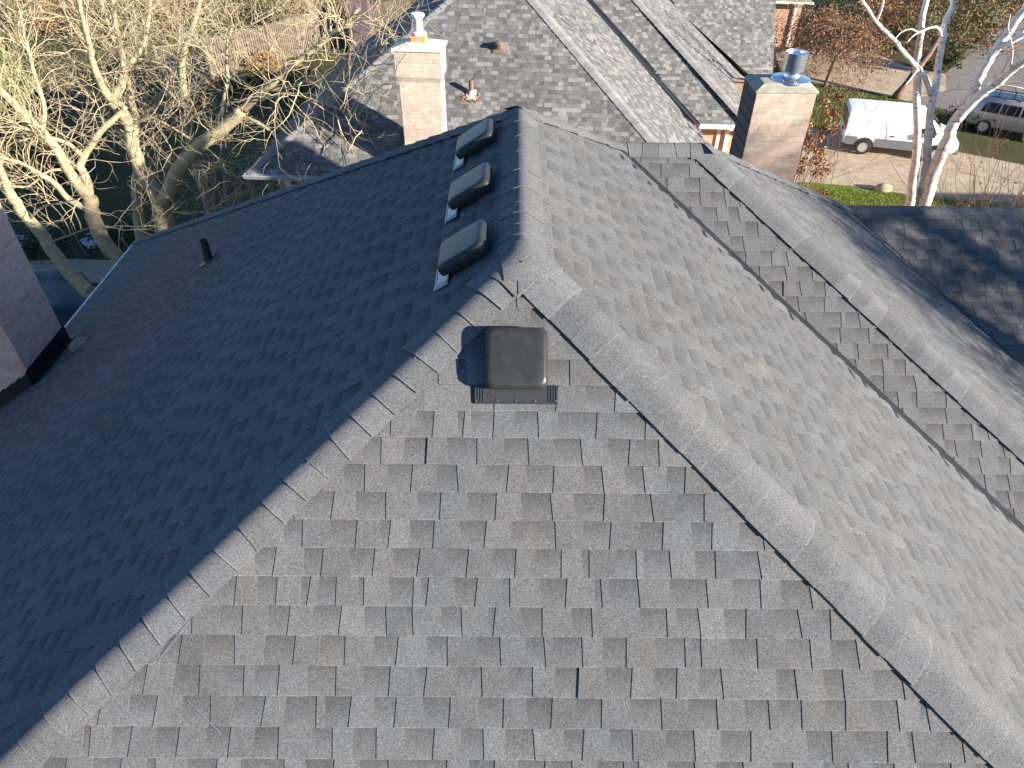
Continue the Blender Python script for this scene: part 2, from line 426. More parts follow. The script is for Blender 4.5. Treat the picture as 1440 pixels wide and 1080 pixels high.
slope('roof_slope', map(up, [H2, V3, Vector((V3.x, yb, zE)), Vector((H2.x, yb, zE))]), house, M_SH, simple=True)
slope('roof_slope', map(up, [V3, r3, Vector((r3.x, yb, zE)), Vector((V3.x, yb, zE))]), house, M_SH, simple=True)
# caps
cap_row('hip_cap', up(hipL), up(A0 + (hipL-A0).normalized()*.12), nF, nL, house, M_CAP, .155, .16, lift=.009)
cap_row('hip_cap', up(hipR), up(A0 + (hipR-A0).normalized()*.12), nF, nR, house, M_CAP, .165, .16, lift=.008, base=.015)
cap_row('ridge_cap', up(Vector((0,-.02,.0))), up(Vector((0,Lr+.03,0))), nL, nR, house, M_CAP, .155, .14, expos=(.11,.12,.13,.14,.15,.2,.26,.3,.3,.3,.3,.3), lift=.006)
cap_row('hip_cap', up(rearL), up(B0), nB, nL, house, M_CAP, .15, .2)
cap_row('hip_cap', up(V1), up(B0), nB, nR, house, M_CAP, .15, .24)
cap_row('ridge_cap', up(V1 + Vector((-.06,0,0))), up(H2 + Vector((.05,0,0))), nF, nB, house, M_CAP, .15, .15, lift=.004)
cap_row('hip_cap', up(h2b), up(H2), nF, nR, house, M_CAP, .165, .16, lift=.008, base=.015)
cap_row('hip_cap', up(V3), up(H2), nB, nR, house, M_CAP, .15, .22)
cap_row('ridge_cap', up(V3), up(r3), nF, nB, house, M_CAP, .12, .25, lift=.002, base=.012)
# apex cover: a shingle dressed down over the meeting hips
def roofz(x, y):
    a = [sF*y if y < .6 else 9, -sR*x, sL*x]; k = .035
    return -k * math.log(sum(math.exp(-q/k) for q in a)) + k*.2
def drape(outline, name, hgt, parent, tone=1.0, th=.006, rz=None):
    rz = rz or roofz
    mb = MB(); n = 9; top = []; 
    (ax, ay), (bx, by), (cx, cy), (dx, dy) = outline
    for i in range(n+1):
        f = i/n; row = []
        for j in range(n+1):
            g = j/n
            x = (ax*(1-g)+bx*g)*(1-f) + (dx*(1-g)+cx*g)*f; y = (ay*(1-g)+by*g)*(1-f) + (dy*(1-g)+cy*g)*f
            row.append(Vector((x, y, rz(x, y) + hgt + H0)))
        top.append(row)
    bot = [[p - Vector((0,0,th)) for p in r] for r in top]
    mb.grid(top, False, tone); rim = lambda G: G[0] + [r[-1] for r in G[1:]] + G[-1][::-1][1:] + [r[0] for r in G[::-1][1:-1]]
    mb.grid([rim(bot), rim(top)], True, tone)
    return smooth_by_angle(mb.build(name, M_CAP, parent), 45)
drape([(-.02,-.235),(.155,-.10),(.13,.06),(-.03,-.02)], 'apex_cap', .045, house, 1.03)
drape([(-.19,-.10),(-.035,-.235),(.02,-.03),(-.06,.04)], 'apex_cap', .040, house, 1.05)
drape([(-.10,-.16),(.10,-.17),(.14,.10),(-.14,.10)], 'apex_cap', .049, house, .99)
def smin(*a):
    k = .035; return -k * math.log(sum(math.exp(-q/k) for q in a)) + k*.2
zB0 = lambda x, y: smin(-sR*x, sL*x, -sB*(y-Lr)); zH2 = lambda x, y: smin(sF*(y-y2), zr - sR*(x-x2), -sB*(y-Lr))
drape([(-.15,Lr-.12),(.15,Lr-.12),(.14,Lr+.12),(-.14,Lr+.12)], 'apex_cap', .025, house, 1.0, rz=zB0)
drape([(x2-.12,yr-.14),(x2+.13,yr-.13),(x2+.12,yr+.12),(x2-.13,yr+.13)], 'apex_cap', .022, house, 1.0, rz=zH2)
mb = MB(); mb.lathe(Z(-.005, -.075, roofz(-.005,-.075)+.05), [(.006,0),(.006,.004),(.003,.006)], 8); mb.build('roofing_nail', M_DARK, house)
M_CHALK = mat('pale blue chalk', (.15,.175,.22), .95)
for a_, b_ in (((-1.635,-1.844),(-1.461,-1.959)), ((-1.663,-1.552),(-1.80,-1.70))):
    mb = MB(); P_ = [Z(a_[0]+(b_[0]-a_[0])*k/10, a_[1]+(b_[1]-a_[1])*k/10, sF*(a_[1]+(b_[1]-a_[1])*k/10)) + nF*.0145 for k in range(11)]
    o_ = (P_[-1]-P_[0]).cross(nF).normalized()*.0014; mb.grid([[p-o_ for p in P_],[p+o_ for p in P_]]); mb.build('chalk_mark', M_CHALK, house)
# open valleys in dark metal
def valley(P, name, wl, wr_):
    Q = dn(P, d2, zE); d = (Q-P).normalized(); a = d.cross(nR).normalized(); b = d.cross(nF).normalized()
    if a.z < 0: a = -a
    if b.z < 0: b = -b
    mb = MB(); n = 14; rows = []
    for i in range(n+1):
        p = P + (Q-P)*(i/n) + d*.05
        rows.append([up(p + a*wl + nR*.004), up(p + a*.03 + nR*.004), up(p + Vector((0,0,.012))), up(p + b*.02 - nF*.004), up(p + b*wr_ - nF*.004)])
    mb.grid(rows); return mb.build(name, M_VALLEY, house)
valley(V1, 'valley_flashing', .26, .06); valley(V3, 'valley_flashing', .12, .06)
# drip edge along the left eave, gutters, walls
mb = MB()
mb.box(Z(-XE-.012, (hipL.y+rearL.y)/2, zE+.001), (.03, rearL.y-hipL.y, .02)); mb.box(Z(-XE-.02, (hipL.y+rearL.y)/2, zE-.06), (.012, rearL.y-hipL.y, .10))
mb.build('drip_edge', M_WHITE, house)
mb = MB()
mb.box(((-6.5+6.5)/2, (yf+.5+yb-.5)/2, 3.6), (13, yb-yf-1.0, 7.2)); mb.box((11.0, (v3b.y+.5+yb-.5)/2+1.2, 3.55), (9.6, 3.2, 7.1))
mb.build('wall', M_BR_RED, house, uv=True)
mb = MB()
mb.box((0, (yf+yb)/2, 7.31), (2*XE-.2, yb-yf-.2, .06)); mb.build('soffit', M_WHITE, house)

# ------------------------------------------------------------------ vents on the roof
def rr(hx, hy, r, n=6):
    p = []
    for cx, cy, a in ((hx-r, hy-r, 0), (-hx+r, hy-r, 90), (-hx+r, -hy+r, 180), (hx-r, -hy+r, 270)):
        for k in range(n+1):
            t = rad(a + 90*k/n); p.append((cx + r*math.cos(t), cy + r*math.sin(t)))
    return p
def frame(P, n, w):
    n = n.normalized(); w = (w - n*w.dot(n)).normalized(); u = w.cross(n)
    M = Matrix((u, w, n)).transposed().to_4x4(); M.translation = P; return M
def box_vent(P, n, w, label, fl_mat):
    mb = MB(); L = []
    for hx, r, z in ((hx_, r_, z_*1.13) for hx_, r_, z_ in ((.148,.03,.050),(.160,.035,.036),(.165,.038,.038),(.168,.04,.052),(.166,.042,.078),(.161,.044,.089),(.153,.05,.0965),(.143,.05,.1003),(.130,.05,.1013),(.07,.05,.1028),(.02,.02,.1031))):
        L.append([(x, y, z) for x, y in rr(hx, hx, min(r, hx*.98))])
    mb.grid(L, True, 1.0, False, True)
    hood = smooth_by_angle(mb.build('roof_vent', M_PLASTIC, house), 50)
    hood.matrix_local = frame(P, n, w); hood['label'] = label
    mb = MB(); L = [[(x, y, z) for x, y in rr(.128, .128, .03)] for z in (0, .066)]
    mb.grid(L, True, 1, False, True)
    for k in range(9): mb.box((0, -.129, .012+.0052*k), (.22, .006, .0022))
    mb.build('throat', M_DARK, hood)
    mb = MB(); mb.box((0, -.185, .0165), (.445, .10, .003)); mb.box((0, -.2345, .0125), (.445, .003, .011))
    for s in (-1, 1):
        for k in range(4): mb.box((s*(.217-.014*k), -.185, .0195), (.005, .098, .004))
    mb.box((0, -.229, .0195), (.44, .006, .004)); mb.lathe((-.14,-.192,.018), [(.011,0),(.011,.0025),(.008,.0025),(.008,.0005)], 14)
    mb.box((0,-.200,.0185), (.03,.004,.0015)); mb.box((0,-.192,.0185), (.012,.006,.0015)); mb.box((.13,-.195,.0185), (.034,.004,.0015))
    mb.build('flange', fl_mat, hood)
    for x in (-.212, -.10, 0, .10, .212):
        mb = MB(); mb.lathe((x, -.219, .0212), [(.0045,0),(.0045,.002),(.002,.003)], 8); mb.build('screw', M_SCREW, hood)
    return hood
wF = Vector((0,1,sF)); wL = Vector((1,0,sL))
box_vent(Z(-.03, -.487, -sF*.487), nF, wF, 'square black vent alone on the sunlit front slope below the apex', M_FLANGE_D)
for yy, lb in ((.31, 'nearest of the three black vents beside the ridge on the shaded slope'), (1.16, 'middle of the three black vents beside the ridge on the shaded slope'), (2.01, 'farthest of the three black vents beside the ridge, next to the rear hip')):
    box_vent(Z(-.315, yy, -sL*.315), nL, wL, lb, M_FLANGE_L)
def pipe(P, n, r, h, parent, mp, mbt, boot=.09, name='vent_pipe'):
    mb = MB(); mb.lathe(P - Vector((0,0,.15)), [(r,0),(r,h+.15),(r*.84,h+.15),(r*.84,h-.1)], 18, cap=False)
    o = smooth_by_angle(mb.build(name, mp, parent), 40)
    mb = MB(); F = frame(P, n, Vector((0,0,1)))
    mb.grid([[F @ Vector((x, y-.03, .014)) for x, y in rr(boot*1.6, boot*1.8, .02, 4)], [F @ Vector((x, y-.03, .018)) for x, y in rr(boot*1.6, boot*1.8, .02, 4)], [F @ Vector((x, y, .022)) for x, y in rr(boot, boot, boot*.9, 4)]], True)
    top = [P + Vector((x, y, .10)) for x, y in rr(r*1.12, r*1.12, r*1.1, 4)]
    k = len(top); low = [F @ Vector((x, y, .022)) for x, y in rr(boot, boot, boot*.9, 4)]
    best = min(range(k), key=lambda j: sum((low[i].xy - top[(i+j) % k].xy).length for i in range(k)))
    mb.grid([low, [top[(i+best) % k] for i in range(k)]], True)
    smooth_by_angle(mb.build('boot', mbt, o), 50); return o
o = pipe(Z(-3.64, 3.86, -sL*3.64), nL, .044, .27, house, M_PIPE, M_PIPE, .062); o['label'] = 'black plumbing pipe standing on the shaded slope'
# small exhaust hood near the left chimney
mb = MB(); F = frame(Z(-5.72, 3.95, -sL*5.72), nL, wL)
prof = [(-.10,-.09,.0),(.10,-.09,.0),(.10,.10,.0),(-.10,.10,.0)]
t_ = [F @ Vector(p) for p in ((-.09,-.10,.012),(.09,-.10,.012),(.09,.11,.012),(-.09,.11,.012))]; u_ = [F @ Vector(p) for p in ((-.075,-.10,.10),(.075,-.10,.10),(.06,.02,.105),(-.06,.02,.105))]
mb.grid([t_, u_], True, 1, True, True)
o = mb.build('exhaust_hood', noisy('brown grey metal', (.24,.20,.16), (.17,.14,.12), 12, .7), house); o['label'] = 'small brown exhaust hood near the left chimney'

# ------------------------------------------------------------------ chimneys of the near house
def rect_loop(x0, x1, y0, y1, z): return [(x0,y0,z),(x1,y0,z),(x1,y1,z),(x0,y1,z)]
def stack(mb, loops): mb.grid([[Vector(p) for p in l] for l in loops], True, 1, True, True)
mb = MB(); x0, x1, ya, yc = -7.45, -6.34, 3.62, 4.56
stack(mb, [rect_loop(x0,x1,ya,yc,0), rect_loop(x0,x1,ya,yc,10.3)]); stack(mb, [rect_loop(x0-.05,x1+.05,ya-.05,yc+.05,10.3), rect_loop(x0-.05,x1+.05,ya-.05,yc+.05,10.55)])
ch = mb.build('chimney', M_BR_RED, house, uv=True); ch['label'] = 'pink brick chimney at the left eave, mostly in shade'
mb = MB(); stack(mb, [rect_loop(x0-.1,x1+.1,ya-.1,yc+.1,10.552), rect_loop(x0-.1,x1+.1,ya-.1,yc+.1,10.63), rect_loop(x0+.2,x1-.2,ya+.2,yc-.2,10.7)]); mb.build('crown', M_CONC, ch)
mb = MB()                                                          # black step flashing: apron on the ridge side, steps down the front
zb = lambda x: sL*x + H0
fx = x1 + .012
mb.poly([(fx, ya-.05, zb(fx)+.01), (fx, yc+.04, zb(fx)+.01), (fx, yc+.04, zb(fx)+.25), (fx, ya-.05, zb(fx)+.25)])
mb.poly([(fx+.11, ya-.06, zb(fx+.11)+.022), (fx+.11, yc+.06, zb(fx+.11)+.022), (fx, yc+.04, zb(fx)+.05), (fx, ya-.05, zb(fx)+.05)])
fy = ya - .012
for k in range(8):
    xa = x1+.012 - .145*k; xb = xa - .145
    mb.poly([(xb, fy, zb(xb)-.05), (xa, fy, zb(xa)-.05), (xa, fy, zb(xa)+.22), (xb, fy, zb(xa)+.10)])
mb.poly([(x1+.012, fy, zb(x1)-.02), (x0, fy, zb(x0)-.02), (x0, fy-.10, zb(x0)+.02), (x1+.012, fy-.10, zb(x1)+.02)])
mb.build('step_flashing', M_BLACKMET, ch)

mb = MB(); x0, x1, ya, yc, zt = 3.60, 4.50, 7.46, 8.12, H0-1.56
stack(mb, [rect_loop(x0,x1,ya,yc,5.0), rect_loop(x0,x1,ya,yc,zt)])
ch = mb.build('chimney', M_BR_B, house, uv=True); ch['label'] = 'orange buff brick chimney at the rear with a metal flue cap'
mb = MB(); stack(mb, [rect_loop(x0-.02,x1+.02,ya-.02,yc+.02,zt+.002), rect_loop(x0-.02,x1+.02,ya-.02,yc+.02,zt+.03), rect_loop(x0+.12,x1-.1,ya+.12,yc-.1,zt+.10)]); mb.build('crown', M_CONC, ch)
mb = MB(); c = Vector((4.18, 7.80, zt+.10))
mb.lathe(c, [(.30,-.005),(.29,.012),(.13,.05),(.12,.09)], 28); mb.lathe(c, [(.115,.05),(.115,.15)], 24, cap=False)
mb.lathe(c, [(.156,.13),(.164,.135),(.164,.385),(.156,.39),(.150,.375),(.150,.16)], 30, cap=False); mb.lathe(c, [(.150,.335),(.04,.36)], 24)
mb.build('flue_cap', M_STEEL, ch); smooth_by_angle(bpy.data.objects['flue_cap'], 35)
mb = MB()  # dark panel with thin ribs over the left face
mb.poly([(x0-.015, ya-.02, zt-1.6), (x0-.015, yc+.02, zt-1.6), (x0-.015, yc+.02, zt), (x0-.015, ya-.02, zt)])
for k in range(9): mb.box((x0-.02, (ya+yc)/2, zt-.12-.17*k), (.012, yc-ya+.03, .012))
mb.build('dark_side_panel', mat('dark ribbed panel', (.04,.04,.047), .7), ch)

# ------------------------------------------------------------------ the house behind
RN = random.Random(21)
NP = Vector((-4.987, 12.653, 0)); NZ = H0 - 5.26  # this house's origin, roof edges and corners are baked from image pixel positions
nh = tag(empty('brick_house', NP, rad(-4)), 'second brick house behind the ridge with a blended light grey shingle roof and stepped hips', 'house')
zn = lambda x, y, z: Vector((x, y, z + NZ))
s1 = .73; ap = zn(4.14, 5.33, 3.73); cl = zn(-1.45,0,0); cr = zn(9.22,0,0)
ridge_back = zn(4.14, 9.0, 3.73)
slope('roof_slope', [cl, cr, ap], nh, M_NSH, ap, .3, rnd=RN, contrast=.2, wmin=.09, wmax=.22, e=.122, hts=(.007,.001,.003))
slope('roof_slope', [ap, cl, zn(-1.45,9,0), zn(4.14,9,3.73)], nh, M_NSH, ap, .3, rnd=RN, contrast=.2, wmin=.09, wmax=.22, e=.122)
c2 = -4.9045; F2 = lambda x, y: zn(x, y, .7*y + c2)
R1 = lambda x, y: zn(x, y, s1*(9.25-x))
# right slope of the main mass down to the valley
va = R1(5.0, 11.01); vb = R1(10.14, 6.12)
slope('roof_slope', [ap, zn(4.14,12,3.73), va, vb, zn(10.14,-.2,-.65), cr], nh, M_NSH, ap, .6, rnd=RN, contrast=.2, wmin=.09, wmax=.22, e=.122)
hb_ = lambda y: F2(8.249 + (9.686-y)*.96, y)
cR = 1.876 + s1*8.249
R2 = lambda x, y: zn(x, y, cR - s1*x)
e2 = 6.06
slope('roof_slope', [va + Vector((.06,0,.02)), hb_(10.9), hb_(e2), F2(10.2, e2)], nh, M_NSH, zn(0, e2, 0), .0, rnd=RN, contrast=.2, wmin=.09, wmax=.22, e=.122)
c3 = -10.8937; F3 = lambda x, y: zn(x, y, .7*y + c3)
vA = R2(9.5, 15.85); vB = R2(13.1, 14.05)
slope('roof_slope', [hb_(10.9), R2(7.1, 16.9), vA, vB, R2(13.3, 7), hb_(e2)], nh, M_NSH, zn(0,0,3), .6, rnd=RN, contrast=.2, wmin=.09, wmax=.22, e=.122)
slope('roof_slope', [vA, F3(14.35, 17.6), F3(14.1, 13.55), F3(13.1, 13.55), ], nh, M_NSH, zn(0, 13.55, 0), 0, rnd=RN, contrast=.2, wmin=.09, wmax=.22, e=.122)
cn = lambda a, b: Vector((a, 0, 1)) if b is None else Vector((0, a, 1))
nf, nr_, nl_ = Vector((0,-.7,1)), Vector((s1,0,1)), Vector((-.667,0,1))
cap_row('hip_cap', cl, ap, nf, nl_, nh, M_NCAP, .16, .18, rnd=RN)
cap_row('hip_cap', cr, ap, nf, nr_, nh, M_NCAP, .17, .18, rnd=RN)
cap_row('hip_cap', hb_(e2), hb_(10.9), nf, nr_, nh, M_NCAP, .17, .18, rnd=RN)
def nvalley(a, b):
    mb = MB(); d = (b-a).normalized(); p = d.cross(nr_.normalized()); q = d.cross(nf.normalized())
    if p.z < 0: p = -p
    if q.z < 0: q = -q
    z_ = Vector((0,0,-.012)); mb.grid([[x_ + p*.45 + z_, x_ + p*.2 + z_, x_ + Vector((0,0,.004)), x_ + q*.05, x_ + q*.12 + z_] for x_ in (a + d*-.3, b + d*.1)])
    return mb.build('valley_flashing', M_VALLEY, nh)
nvalley(va, vb); nvalley(vA, vB)
# gutters, soffit, walls
def gutter(a, b, parent, gm=M_WHITE):
    mb = MB(); a = Vector(a); b = Vector(b); d = (b-a).normalized(); o = Vector((d.y, -d.x, 0))
    if o.y > 0: o = -o
    pr = [(0,.0),(0,-.12),(.08,-.12),(.12,-.03),(.12,.0),(.108,.0),(.105,-.03),(.075,-.108),(.012,-.108),(.012,0)]
    mb.grid([[a + o*x + Vector((0,0,z)) for x, z in pr], [b + o*x + Vector((0,0,z)) for x, z in pr]], True, 1, True, True)
    return mb.build('gutter', gm, parent)
gutter(zn(-1.5,-.02,.0), zn(6.0,-.02,.0), nh, M_GUTTER_SHADE); gutter(zn(10.2, e2-.02, -.66), zn(12.6, e2-.02, -.66), nh)
gutter(zn(10.15,e2-.1,-.66), zn(10.15,2,-.66), nh)
mb = MB(); mb.box(zn(2.6,.25,-.14), (8.0,.5,.03)); mb.box(zn(2.6,.02,-.08), (8.0,.02,.14)); mb.build('soffit', M_SOFFIT, nh)
mb = MB(); mb.box(zn(11.4,e2+.2,-.81), (2.4,.5,.03)); mb.build('soffit', M_SOFFIT, nh)
mb = MB()
hw = NZ - .16; mb.box((4.2, 4.75, hw/2), (10.3, 8.4, hw)); hw2 = NZ - .83; mb.box((11.15, 8.8, hw2/2), (2.9, 4.6, hw2)); hw3 = NZ - 2.2; mb.box((11.4, 14.2, hw3/2), (3.4, 6.2, hw3)); mb.build('wall', M_BR_W, nh, uv=True)
mb = MB(); mb.bar((11.15, e2+.38, NZ-2.6), (11.15, e2+.38, NZ-.95), .11, .08, Vector((0,1,0))); mb.bar((11.15, e2-.05, NZ-.78), (11.15, e2+.36, NZ-.98), .11, .08)
mb.box((10.9, e2+.445, NZ-1.7), (.10,.10,1.7)); mb.build('downspout', M_WHITE, nh)
mb = MB(); mb.box((-.66, .46, hw/2), (.13,.1,hw)); mb.build('corner_board', M_WHITE, nh)
# its chimney, pipes
mb = MB(); x0, x1, ya, yc, zt = 2.46, 3.36, .05, .62, H0-2.33
stack(mb, [rect_loop(x0,x1,ya,yc,0), rect_loop(x0,x1,ya,yc,zt-.72), rect_loop(x0-.05,x1+.05,ya-.05,yc+.05,zt-.60), rect_loop(x0-.05,x1+.05,ya-.05,yc+.05,zt-.08)])
ch = mb.build('chimney', M_BR_N, nh, uv=True); ch['label'] = 'pale sunlit brick chimney with an orange clay flue and white pot'
mb = MB(); stack(mb, [rect_loop(x0-.09,x1+.09,ya-.09,yc+.09,zt-.078), rect_loop(x0-.09,x1+.09,ya-.09,yc+.09,zt-.03), rect_loop(x0+.2,x1-.2,ya+.12,yc-.12,zt+.05)]); mb.build('crown', M_CONC_L, ch)
c = Vector(((x0+x1)/2, (ya+yc)/2, zt+.03))
mb = MB(); mb.box(c + Vector((0,0,.06)), (.30,.30,.15)); mb.build('clay_flue', M_CLAY, ch)
mb = MB(); c = c + Vector((0,0,.137)); mb.lathe(c, [(.155,0),(.16,.03),(.15,.055),(.095,.08),(.085,.28),(.10,.30),(.10,.33),(.135,.345),(.145,.37),(.135,.41),(.05,.425)], 24)
smooth_by_angle(mb.build('chimney_pot', M_POT, ch), 40)
o = pipe(zn(3.79, 1.95, 1.365), nf, .055, .33, nh, M_RUST, M_LEAD, .08); o['label'] = 'rusty pipe in a pale boot with dry leaves caught round it'
mb = MB()
for k in range(70):
    a = RN.uniform(0, 6.28); r = RN.uniform(.07, .26); x = 3.79 + math.cos(a)*r; y = 1.90 + math.sin(a)*r*.55 - .05
    p = zn(x, y, .7*y + .02); u = Vector((RN.uniform(-1,1), RN.uniform(-1,1), RN.uniform(-.3,1))).normalized()*.025; v = u.orthogonal().normalized()*.014
    mb.poly([p-u-v, p+u-v, p+u+v, p-u+v], RN.uniform(.6,1.3))
mb.build('caught_leaves', M_DRY, o)
F = frame(zn(4.376, 3.05, 2.14), nf, Vector((0,1,.7))); mb = MB()
mb.grid([[F @ Vector((x,y,.012)) for x,y in rr(.17,.17,.03,4)], [F @ Vector((x,y,.02)) for x,y in rr(.17,.17,.03,4)], [F @ Vector((x,y,.05)) for x,y in rr(.10,.10,.06,4)], [F @ Vector((x,y,.16)) for x,y in rr(.09,.09,.08,4)]], True, 1, False, True)
mb.lathe(F @ Vector((0,0,.13)), [(.13,.0),(.135,.03),(.03,.09)], 16)
o = smooth_by_angle(mb.build('roof_cap', M_RUST, nh), 40); o['label'] = 'rusty metal roof cap with a stain running down the shingles'

# ------------------------------------------------------------------ vegetation helpers
def wander(a, b, n, amp, rnd):
    a = Vector(a); b = Vector(b); L = (b-a).length; out = [a]
    for k in range(1, n):
        out.append(a.lerp(b, k/n) + Vector((rnd.uniform(-1,1), rnd.uniform(-1,1), rnd.uniform(-1,1))) * amp * L)
    out.append(b); return out
def chain(pts, sub=4, wob=.02, rnd=R):
    """catmull-rom through the points"""
    P = [Vector(p) for p in pts]; P = [P[0]*2-P[1]] + P + [P[-1]*2-P[-2]]; out = []
    for i in range(1, len(P)-2):
        for k in range(sub):
            t = k/sub; a, b, c, d = P[i-1], P[i], P[i+1], P[i+2]
            q = ((b*2) + (c-a)*t + (a*2-b*5+c*4-d)*t*t + (b*3-a-c*3+d)*t*t*t) * .5
            if len(out): q = q + Vector((rnd.uniform(-1,1), rnd.uniform(-1,1), rnd.uniform(-1,1))) * wob
            out.append(q)
    out.append(P[-2]); return out
def twig(mb, p, d, L, r, depth, rnd, gravity=0.0, kink=.35, kids=(2,4), n=3, spread=.9):
    seg = max(3, int(L / .19)); pts = [p]; d = d.normalized(); st = L/seg; at_ = []
    for k in range(seg):
        d = (d + Vector((rnd.gauss(0,1), rnd.gauss(0,1), rnd.gauss(0,1)))*kink*.42 + Vector((0,0,gravity))*st).normalized()
        p = p + d*st; pts.append(p); at_.append((p, d, k/seg))
    rads = [r*(1-.75*k/seg) for k in range(seg+1)]
    mb.tube(pts, rads, n, False)
    if depth > 0:
        for _ in range(rnd.randint(*kids)):
            q, dd, f = at_[rnd.randrange(max(1, len(at_)//5), len(at_))]
            o = dd.orthogonal().normalized(); o = Matrix.Rotation(rnd.uniform(0, 6.28), 3, dd) @ o
            nd = (dd + o*rnd.uniform(.5, 1.3)*spread + Vector((0,0,.15)))
            twig(mb, q, nd, L*rnd.uniform(.4, .7), max(r*.62*(1-.5*f), .0045), depth-1, rnd, gravity, kink, kids, n, spread)
def leaves(mb, fn, n, size, rnd, flat=0.0, aspect=.55, tones=(.6,1.3)):
    for _ in range(n):
        p = fn(); u = Vector((rnd.gauss(0,1), rnd.gauss(0,1), rnd.gauss(0,1)*(1-flat))); u.normalize()
        v = u.orthogonal().normalized(); v = Matrix.Rotation(rnd.uniform(0,6.28), 3, u) @ v
        s = size*rnd.uniform(.6,1.4); mb.poly([p-u*s, p+v*s*aspect, p+u*s, p-v*s*aspect], rnd.uniform(*tones))
def limb_tree(name, base, trunks, label, cat, rnd, Y, bark, twigm, tw, group=None, twr=.016, start=.25, grav=.0, tL=(1.0,2.2), updir=.5, depth=2, kink=.4, kids=(2,4), nring=8):
    """trunks: lists of (points in the photo, radius at foot, radius at tip, y offset drift); rebuilt at their own distance"""
    root = tag(empty(name, base), label, cat, group)
    tb = MB(); cb = MB(); seen = []
    for (pp, r0, r1, drift, ntw) in trunks:
        P = []; q0 = pp[0]; Ys = Y
        if len(q0) == 2 and seen: Ys = min(seen, key=lambda a: (a[0]-q0[0])**2 + (a[1]-q0[1])**2)[2]   # a limb leaves its parent where the parent is
        for k, q in enumerate(pp):
            yk = Ys + drift * k/(len(pp)-1)
            P.append(at(q[0], q[1], yk) if len(q) == 2 else Vector(q))
            if len(q) == 2:
                if k and len(pp[k-1]) == 2:
                    for j in range(5): f = j/5; seen.append((pp[k-1][0]*(1-f)+q[0]*f, pp[k-1][1]*(1-f)+q[1]*f, Ys + drift*(k-1+f)/(len(pp)-1)))
                seen.append((q[0], q[1], yk))
        C = chain(P, 4, r0*.10, rnd); m_ = len(C)
        tb.tube(C, [r0 + (r1-r0)*(k/(m_-1))**.8 * 1.0 for k in range(m_)], nring)
        for _ in range(int(ntw*tw)):
            f = rnd.uniform(start, 1.0)**.8; k = min(m_-2, int(f*(m_-1))); d = (C[k+1]-C[k]).normalized()
            o = Matrix.Rotation(rnd.uniform(0,6.28), 3, d) @ d.orthogonal().normalized()
            L = rnd.uniform(*tL) * (1.15 - .5*f)
            twig(cb, C[k], d*.5 + o*rnd.uniform(.5,1.1) + Vector((0,0,updir)), L, twr*rnd.uniform(.7,1.2), depth, rnd, grav, kink, kids)
    t = tb.build('trunk', bark, root, True, off=Vector(base)); c = cb.build('crown', twigm, root, True, off=Vector(base))
    return root

# ------------------------------------------------------------------ ground
def sheet(name, pts, z, material, kind='structure'):
    mb = MB(); mb.poly([(p[0], p[1], z) for p in pts]); o = mb.build(name, material); o['kind'] = kind; return o
gsheet = sheet('ground', [(-600,-600),(600,-600),(600,600),(-600,600)], 0, M_GRASS)
G = lambda *q: [gp(*p) for p in q]
sheet('driveway', G((1040,262),(1100,268),(1200,262),(1300,277),(1440,296),(1700,335),(1700,268),(1440,232),(1338,212),(1180,186),(1060,165)), .004, M_PAVER)
sheet('driveway', G((1100,108),(1160,118),(1220,128),(1275,142),(1330,128),(1330,104),(1285,96),(1215,70),(1140,62),(1090,75)), .008, M_PAVER)
sheet('street', G((1275,142),(1390,168),(1500,190),(1900,190),(1900,-40),(1560,-10),(1440,8),(1400,14),(1372,60),(1330,103)), .004, M_ROAD)
sheet('path', G((-80,372),(30,368),(90,364),(160,366),(215,356),(240,345),(250,372),(180,395),(110,400),(40,393),(-80,398)), .008, M_PATH)
sheet('flower_bed', G((-60,362),(40,362),(160,362),(200,345),(190,325),(120,318),(40,322),(-60,330)), .004, M_SOIL)
sheet('mulch_bed', G((262,130),(300,128),(352,124),(372,116),(350,106),(310,110),(270,116)), .006, M_MULCH)
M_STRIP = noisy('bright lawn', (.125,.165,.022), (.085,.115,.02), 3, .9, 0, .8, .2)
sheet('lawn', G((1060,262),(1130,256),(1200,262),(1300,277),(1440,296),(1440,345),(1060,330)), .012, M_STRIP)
# grass blades on the sunlit strip by the driveway
mb = MB(); rg = random.Random(3)
for _ in range(22000):
    px, py = rg.uniform(1120, 1440), rg.uniform(252, 300)
    if py < 256 + (px-1140)*.085 + 6: continue
    p = gp(px, py); h = rg.uniform(.04,.11); a = rg.uniform(0,3.14); w_ = Vector((math.cos(a), math.sin(a), 0))*.012
    t_ = p + Vector((rg.uniform(-.04,.04), rg.uniform(-.04,.04), h)); mb.poly([p-w_, p+w_, t_], rg.uniform(.7,1.4))
for _ in range(7000):
    px, py = rg.uniform(1130, 1330), rg.uniform(112, 190)
    lo_, hi_ = 116 + (px-1140)*.2, 178 + (px-1150)*.13
    if not lo_ < py < hi_: continue
    p = gp(px, py); h = rg.uniform(.05,.14); a = rg.uniform(0,3.14); w_ = Vector((math.cos(a), math.sin(a), 0))*.015
    mb.poly([p-w_, p+w_, p + Vector((rg.uniform(-.04,.04), rg.uniform(-.04,.04), h))], rg.uniform(.7,1.4))
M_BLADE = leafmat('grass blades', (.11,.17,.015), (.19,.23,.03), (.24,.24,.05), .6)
tag(mb.build('grass', M_BLADE), kind='stuff')

